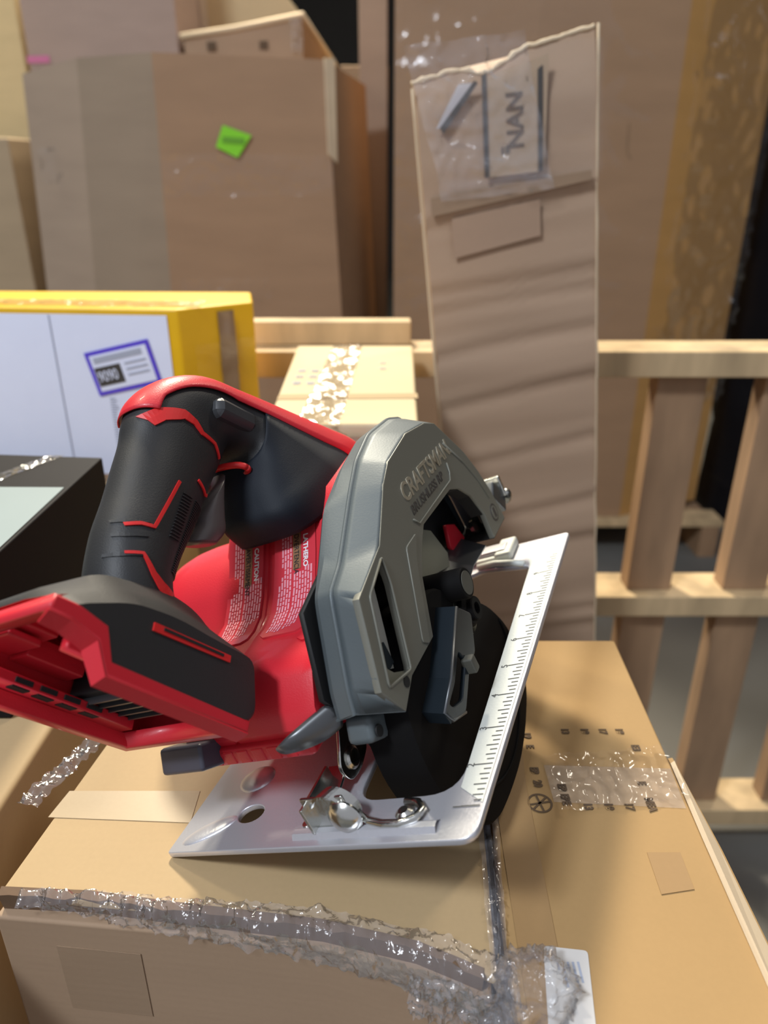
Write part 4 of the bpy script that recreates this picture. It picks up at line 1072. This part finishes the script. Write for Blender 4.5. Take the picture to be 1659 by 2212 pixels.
for a_, b_ in zip(V, V[1:]):
    for i in range(n): bm.faces.new((a_[i], a_[(i + 1) % n], b_[(i + 1) % n], b_[i]))
bm.faces.new(V[0]); bm.faces.new(V[-1][::-1])
foot = bmobj('battery_foot', bm, M['black'], SAW, True)
cutp = [(-.060, .190), (-.0180, .1570), (-.0010, .1440), (.0120, .1180), (.0290, .0860), (.0150, .0720), (-.010, .050), (-.080, .110)]
cut = plate('cut', [cutp], -.1640, -.0960, M['red'], SAW, 'x')
foot.data.materials.append(M['red'])
boolean(foot, cut)
for p in foot.data.polygons:
    c = p.center
    if -.1641 < c.x < -.0959 and abs(p.normal.x) > .9: p.material_index = 1
    if -.1639 < c.x < -.0961 and (Vector((c.y, c.z)) - Vector((-.033, .134))).dot(Vector((.84, .54))) > .004 and p.normal.y < .3 and -.012 < p.center.z - .10 < .06 and (Vector((c.y, c.z)) - Vector((-.033, .134))).dot(Vector((.84, .54))) < .034 and abs(c.x + .13) < .034: p.material_index = 1
for p in foot.data.polygons: p.use_smooth = True
foot.modifiers.new('es', 'EDGE_SPLIT').split_angle = R(30)
# red frame around the opening
RP = [(-.0430, .1660), (-.0370, .1690), (-.0305, .1590), (-.0255, .1462), (-.0330, .1345), (.0100, .0678), (.0050, .0648), (-.0390, .1322), (-.0330, .1448), (-.0375, .1575)]
fr_ = plate('foot_frame', [RP], -.1722, -.0878, M['red'], SAW, 'x', 0.001)
cut2 = plate('cut2', [[(-.080, .185), (-.0340, .1610), (-.0200, .1500), (-.0200, .1345), (.0060, .0830), (.0030, .0720), (-.012, .0500), (-.090, .100)]], -.1630, -.0950, M['red'], SAW, 'x')
boolean(fr_, cut2)
strip('frame_bevel', [[(-.0880, -.0430, .1660), (-.0880, -.0375, .1575), (-.0880, -.0330, .1448), (-.0880, -.0390, .1322), (-.0880, .0050, .0648)],
                      [(-.0950, -.0450, .1630), (-.0960, -.0400, .1555), (-.0960, -.0360, .1435), (-.0950, -.0415, .1308), (-.0950, .0028, .0630)]], M['red'], fr_, thick=.0010)
for o_ in (cut, cut2): bpy.data.objects.remove(o_)
# inside: lining, rails, slots, terminals
Udir = Vector((.54, -.84)); Ndir = Vector((.84, .54))     # along the opening, and into the foot
def ft(u, n): return Vector((-.033, .134)) + Udir * u + Ndir * n
RX = Matrix.Rotation(R(-57), 3, 'X')
for xx, w_ in ((-.1585, .011), (-.0985, .005)):
    plate('slide_rail', [[tuple(ft(-.016, .0010)), tuple(ft(.066, .0000)), tuple(ft(.066, .0050)), tuple(ft(-.016, .0060))]], xx - w_ / 2, xx + w_ / 2, M['red'], foot, 'x', .0008)
for i in range(4):
    a = ft(.004 + i * .0125, .0032); box('rail_slot', (-.1528, a.x, a.y), (.0012, .0085, .0022), M['dark'], foot, 0, RX)
    a = ft(.004 + i * .0125, .0006); box('rail_slot', (-.1560, a.x, a.y), (.0050, .0085, .0010), M['dark'], foot, 0, RX)
for i in range(3):
    a = ft(-.010 + i * .004, .016 + .005 * i); box('latch_rib', (-.150 + i * .004, a.x, a.y), (.024, .016, .0035), M['red'], foot, .001, RX)
a = ft(.014, .018); box('inner_step', (-.156, a.x, a.y), (.014, .030, .010), M['red'], foot, .001, RX)
a = ft(.050, .016); box('terminal_block', (-.140, a.x, a.y), (.046, .034, .018), M['dark'], foot, .001, RX)
for i in range(5):
    a = ft(.038 + i * .006, .0085); box('terminal_blade', (-.140, a.x, a.y), (.040, .0010, .010), M['dsteel'], foot, 0, Matrix.Rotation(R(-57), 3, 'X'))
# red slot on the foot's side
bmf = bmesh.new(); bmf.from_mesh(foot.data); BF = BVHTree.FromBMesh(bmf); bmf.free()
side_ribbon('side_slot', [(-.0080, .1335), (.0185, .0965)], [.0036, .0032], M['redacc'], foot, .0003, BF)
side_ribbon('slot_recess', [(-.0045, .1295), (.0160, .1005)], [.0013, .0012], M['dark'], foot, .0007, BF)

# --- depth lever, rear bevel bracket and its bolt
loft('depth_lever', loft_rings(interp_sections([((.015, .0475), (.017, .041), .004, -.086, 2.2), ((.018, .0505), (.021, .039), .0045, -.080, 2.2), ((.026, .052), (.028, .037), .005, -.073, 2.2), ((.034, .053), (.035, .038), .005, -.066, 2.2)], 4), 16), M['dsteel'], SAW)
rb = plate('rear_bracket', [round_poly([(.060, .046), (.067, .040), (.064, .016), (.060, .006), (.047, .002), (.036, .004), (.033, .014), (.046, .028)], .004, 3)], -.0790, -.0770, M['zinc'], SAW, 'x', .0004)
lathe('rivet_ring', [(0, 0), (.0060, 0), (.0060, .0008), (.0045, .0018), (.0030, .0010), (0, .0010)], (-.0770, .0450, .0120), (1, 0, 0), M['zinc'], rb, 24)
box('bracket_foot', (-.0840, .030, .0085), (.012, .022, .0018), M['zinc'], rb, .0005, Matrix.Rotation(R(12), 3, 'X'))
box('bracket_leg', (-.0860, .0200, .0095), (.0018, .030, .015), M['zinc'], rb, .0005)
box('bolt_plate', (-.0755, .0105, .0100), (.0250, .0020, .0190), M['zinc'], rb, .0008)
lathe('carriage_bolt', [(.0001, .0), (.0088, 0), (.0090, .0012), (.0078, .0032), (.0050, .0050), (.0020, .0058), (0, .0060)], (-.0660, .0095, .0085), (0, -1, 0), M['zinc'], rb, 32)
strip('bracket_arch', [[(-.0740 + .0100 * math.cos(a), .0085, .0100 + .0105 * math.sin(a)) for a in [R(150) - i * R(170) / 16 for i in range(17)]],
                       [(-.0740 + .0100 * math.cos(a) + .004, .0150, .0100 + .0105 * math.sin(a)) for a in [R(150) - i * R(170) / 16 for i in range(17)]]], M['zinc'], rb, thick=.0016)
tube('slot_strap', [(-.0630, .013, .0060), (-.0560, .0105, .0030), (-.0480, .0085, .0028), (-.0390, .0080, .0028), (-.0310, .0105, .0030), (-.0290, .0155, .0030), (-.0330, .0200, .0030), (-.0400, .0210, .0030)], .0021, M['zinc'], rb, 8)
lathe('slot_screw', [(0, 0), (.0045, 0), (.0045, .002), (.0025, .0035), (0, .0035)], (-.0390, .0150, .0005), (0, 0, 1), M['zinc'], rb, 20)
lathe('shoe_rivet', [(0, 0), (.0030, 0), (.0024, .0014), (0, .0020)], (-.0955, .0135, .0000), (0, 0, 1), M['zinc'], shoe, 20)
plate('rivet_pad', [round_poly([(-.104, .006), (-.085, .006), (-.085, .022), (-.098, .023)], .005, 4)], 0, .0008, M['shoe'], shoe, 'z', .0002)
# cast foot under the guard's open end
cl = box('guard_hinge', (-.0540, .0400, .0330), (.015, .018, .014), M['guardr'], guard, .003, Matrix.Rotation(R(-30), 3, 'X'))
lathe('hinge_screw', [(0, 0), (.0030, 0), (.0030, .001), (0, .001)], (-.0463, .0360, .0330), (1, 0, 0), M['dark'], guard, 16)
# metal tab behind the motor
mt = box('bevel_lever', (-.152, .0240, .0420), (.030, .022, .014), simple('slate_lever', (.055, .055, .075), .4), SAW, .002, Matrix.Rotation(R(-30), 3, 'X'))

# ------------------------------------------------------------------ stretch film on the front carton's edge
FW = thing('stretch_film', 'clear crumpled stretch film bunched at the front corner of the cartons', 'plastic film', (0.0, 0.24, 0))
edge_pts = [Vector(p) for p in ((-0.185, 0.2655, 0), (-0.145, 0.263, 0), (-0.112, 0.2585, 0), (-0.07, 0.2535, 0), (-0.03, 0.2485, 0), (0.016, 0.2365, 0), (0.052, 0.2215, 0), (0.060, 0.215, 0))]


def along(t):
    f = t * (len(edge_pts) - 1); i = min(int(f), len(edge_pts) - 2); return edge_pts[i].lerp(edge_pts[i + 1], f - i)


def drape(u, v):
    p = along(u); wd = .002 + .024 * u
    if v < 0.45: return (p + Vector((0, wd * (0.45 - v) * 1.0, 0.0012)), (0, 0, 1))
    return (p + Vector((0, -0.0035 - 0.003 * u, -(v - 0.45) * wd * 2.2)), (0, -1, .2))


under(crumple('film_over_edge', drape, 180, 18, 0.0030, 110, M['filmb'], seed=3), FW)
under(crumple('film_front', lambda u, v: ((0.012 + 0.055 * u, 0.2295 - 0.017 * u, -0.003 - 0.030 * v), (-.3, -1, 0)), 60, 36, 0.0040, 120, M['filmb'], seed=13), FW)
def ball(u, v):
    a = 2 * math.pi * u; b = math.pi * (v - .5) * .98
    d = Vector((math.cos(a) * math.cos(b), math.sin(a) * math.cos(b), math.sin(b)))
    return Vector((0.068, 0.216, 0.002)) + Vector((d.x * .015, d.y * .014, d.z * .013)), d
under(crumple('film_bunch', ball, 60, 36, 0.0045, 160, M['filmb'], seed=5), FW)
def ball2(u, v):
    p, d = ball(u, v); return Vector((0.059, 0.209, -0.014)) + Vector((d.x * .013, d.y * .008, d.z * .012)), d
under(crumple('film_bunch', ball2, 50, 30, 0.0045, 160, M['filmb'], seed=25), FW)
for i, (xa, xb) in enumerate(((0.058, 0.050), (0.063, 0.053), (0.054, 0.049))):
    under(crumple('film_strand', lambda u, v: ((xa * (1 - u) + xb * u + .004 * v, 0.335 - 0.115 * u, 0.001), (0, 0, 1)), 60, 4, 0.0020, 120, M['filmb'], seed=40 + i), FW)
FW2 = thing('stretch_film', 'clear film lying in wrinkles across the far part of the golden carton', 'plastic film', (0.14, 0.34, 0))
under(crumple('film', lambda u, v: ((0.100 + 0.080 * u, 0.318 + 0.045 * v + .01 * u, 0.0006), (0, 0, 1)), 50, 20, 0.0022, 70, M['film'], seed=51), FW2)
FW3 = thing('stretch_film', 'torn grey film strip in the gap left of the saw carton', 'plastic film', (-0.2, 0.36, -0.002))
under(crumple('film', lambda u, v: ((-0.214 + 0.026 * u + 0.010 * v, 0.325 + 0.062 * u, 0.001 - 0.004 * v), (-.5, 0, 1)), 40, 8, 0.0030, 120, M['filmb'], seed=61), FW3)
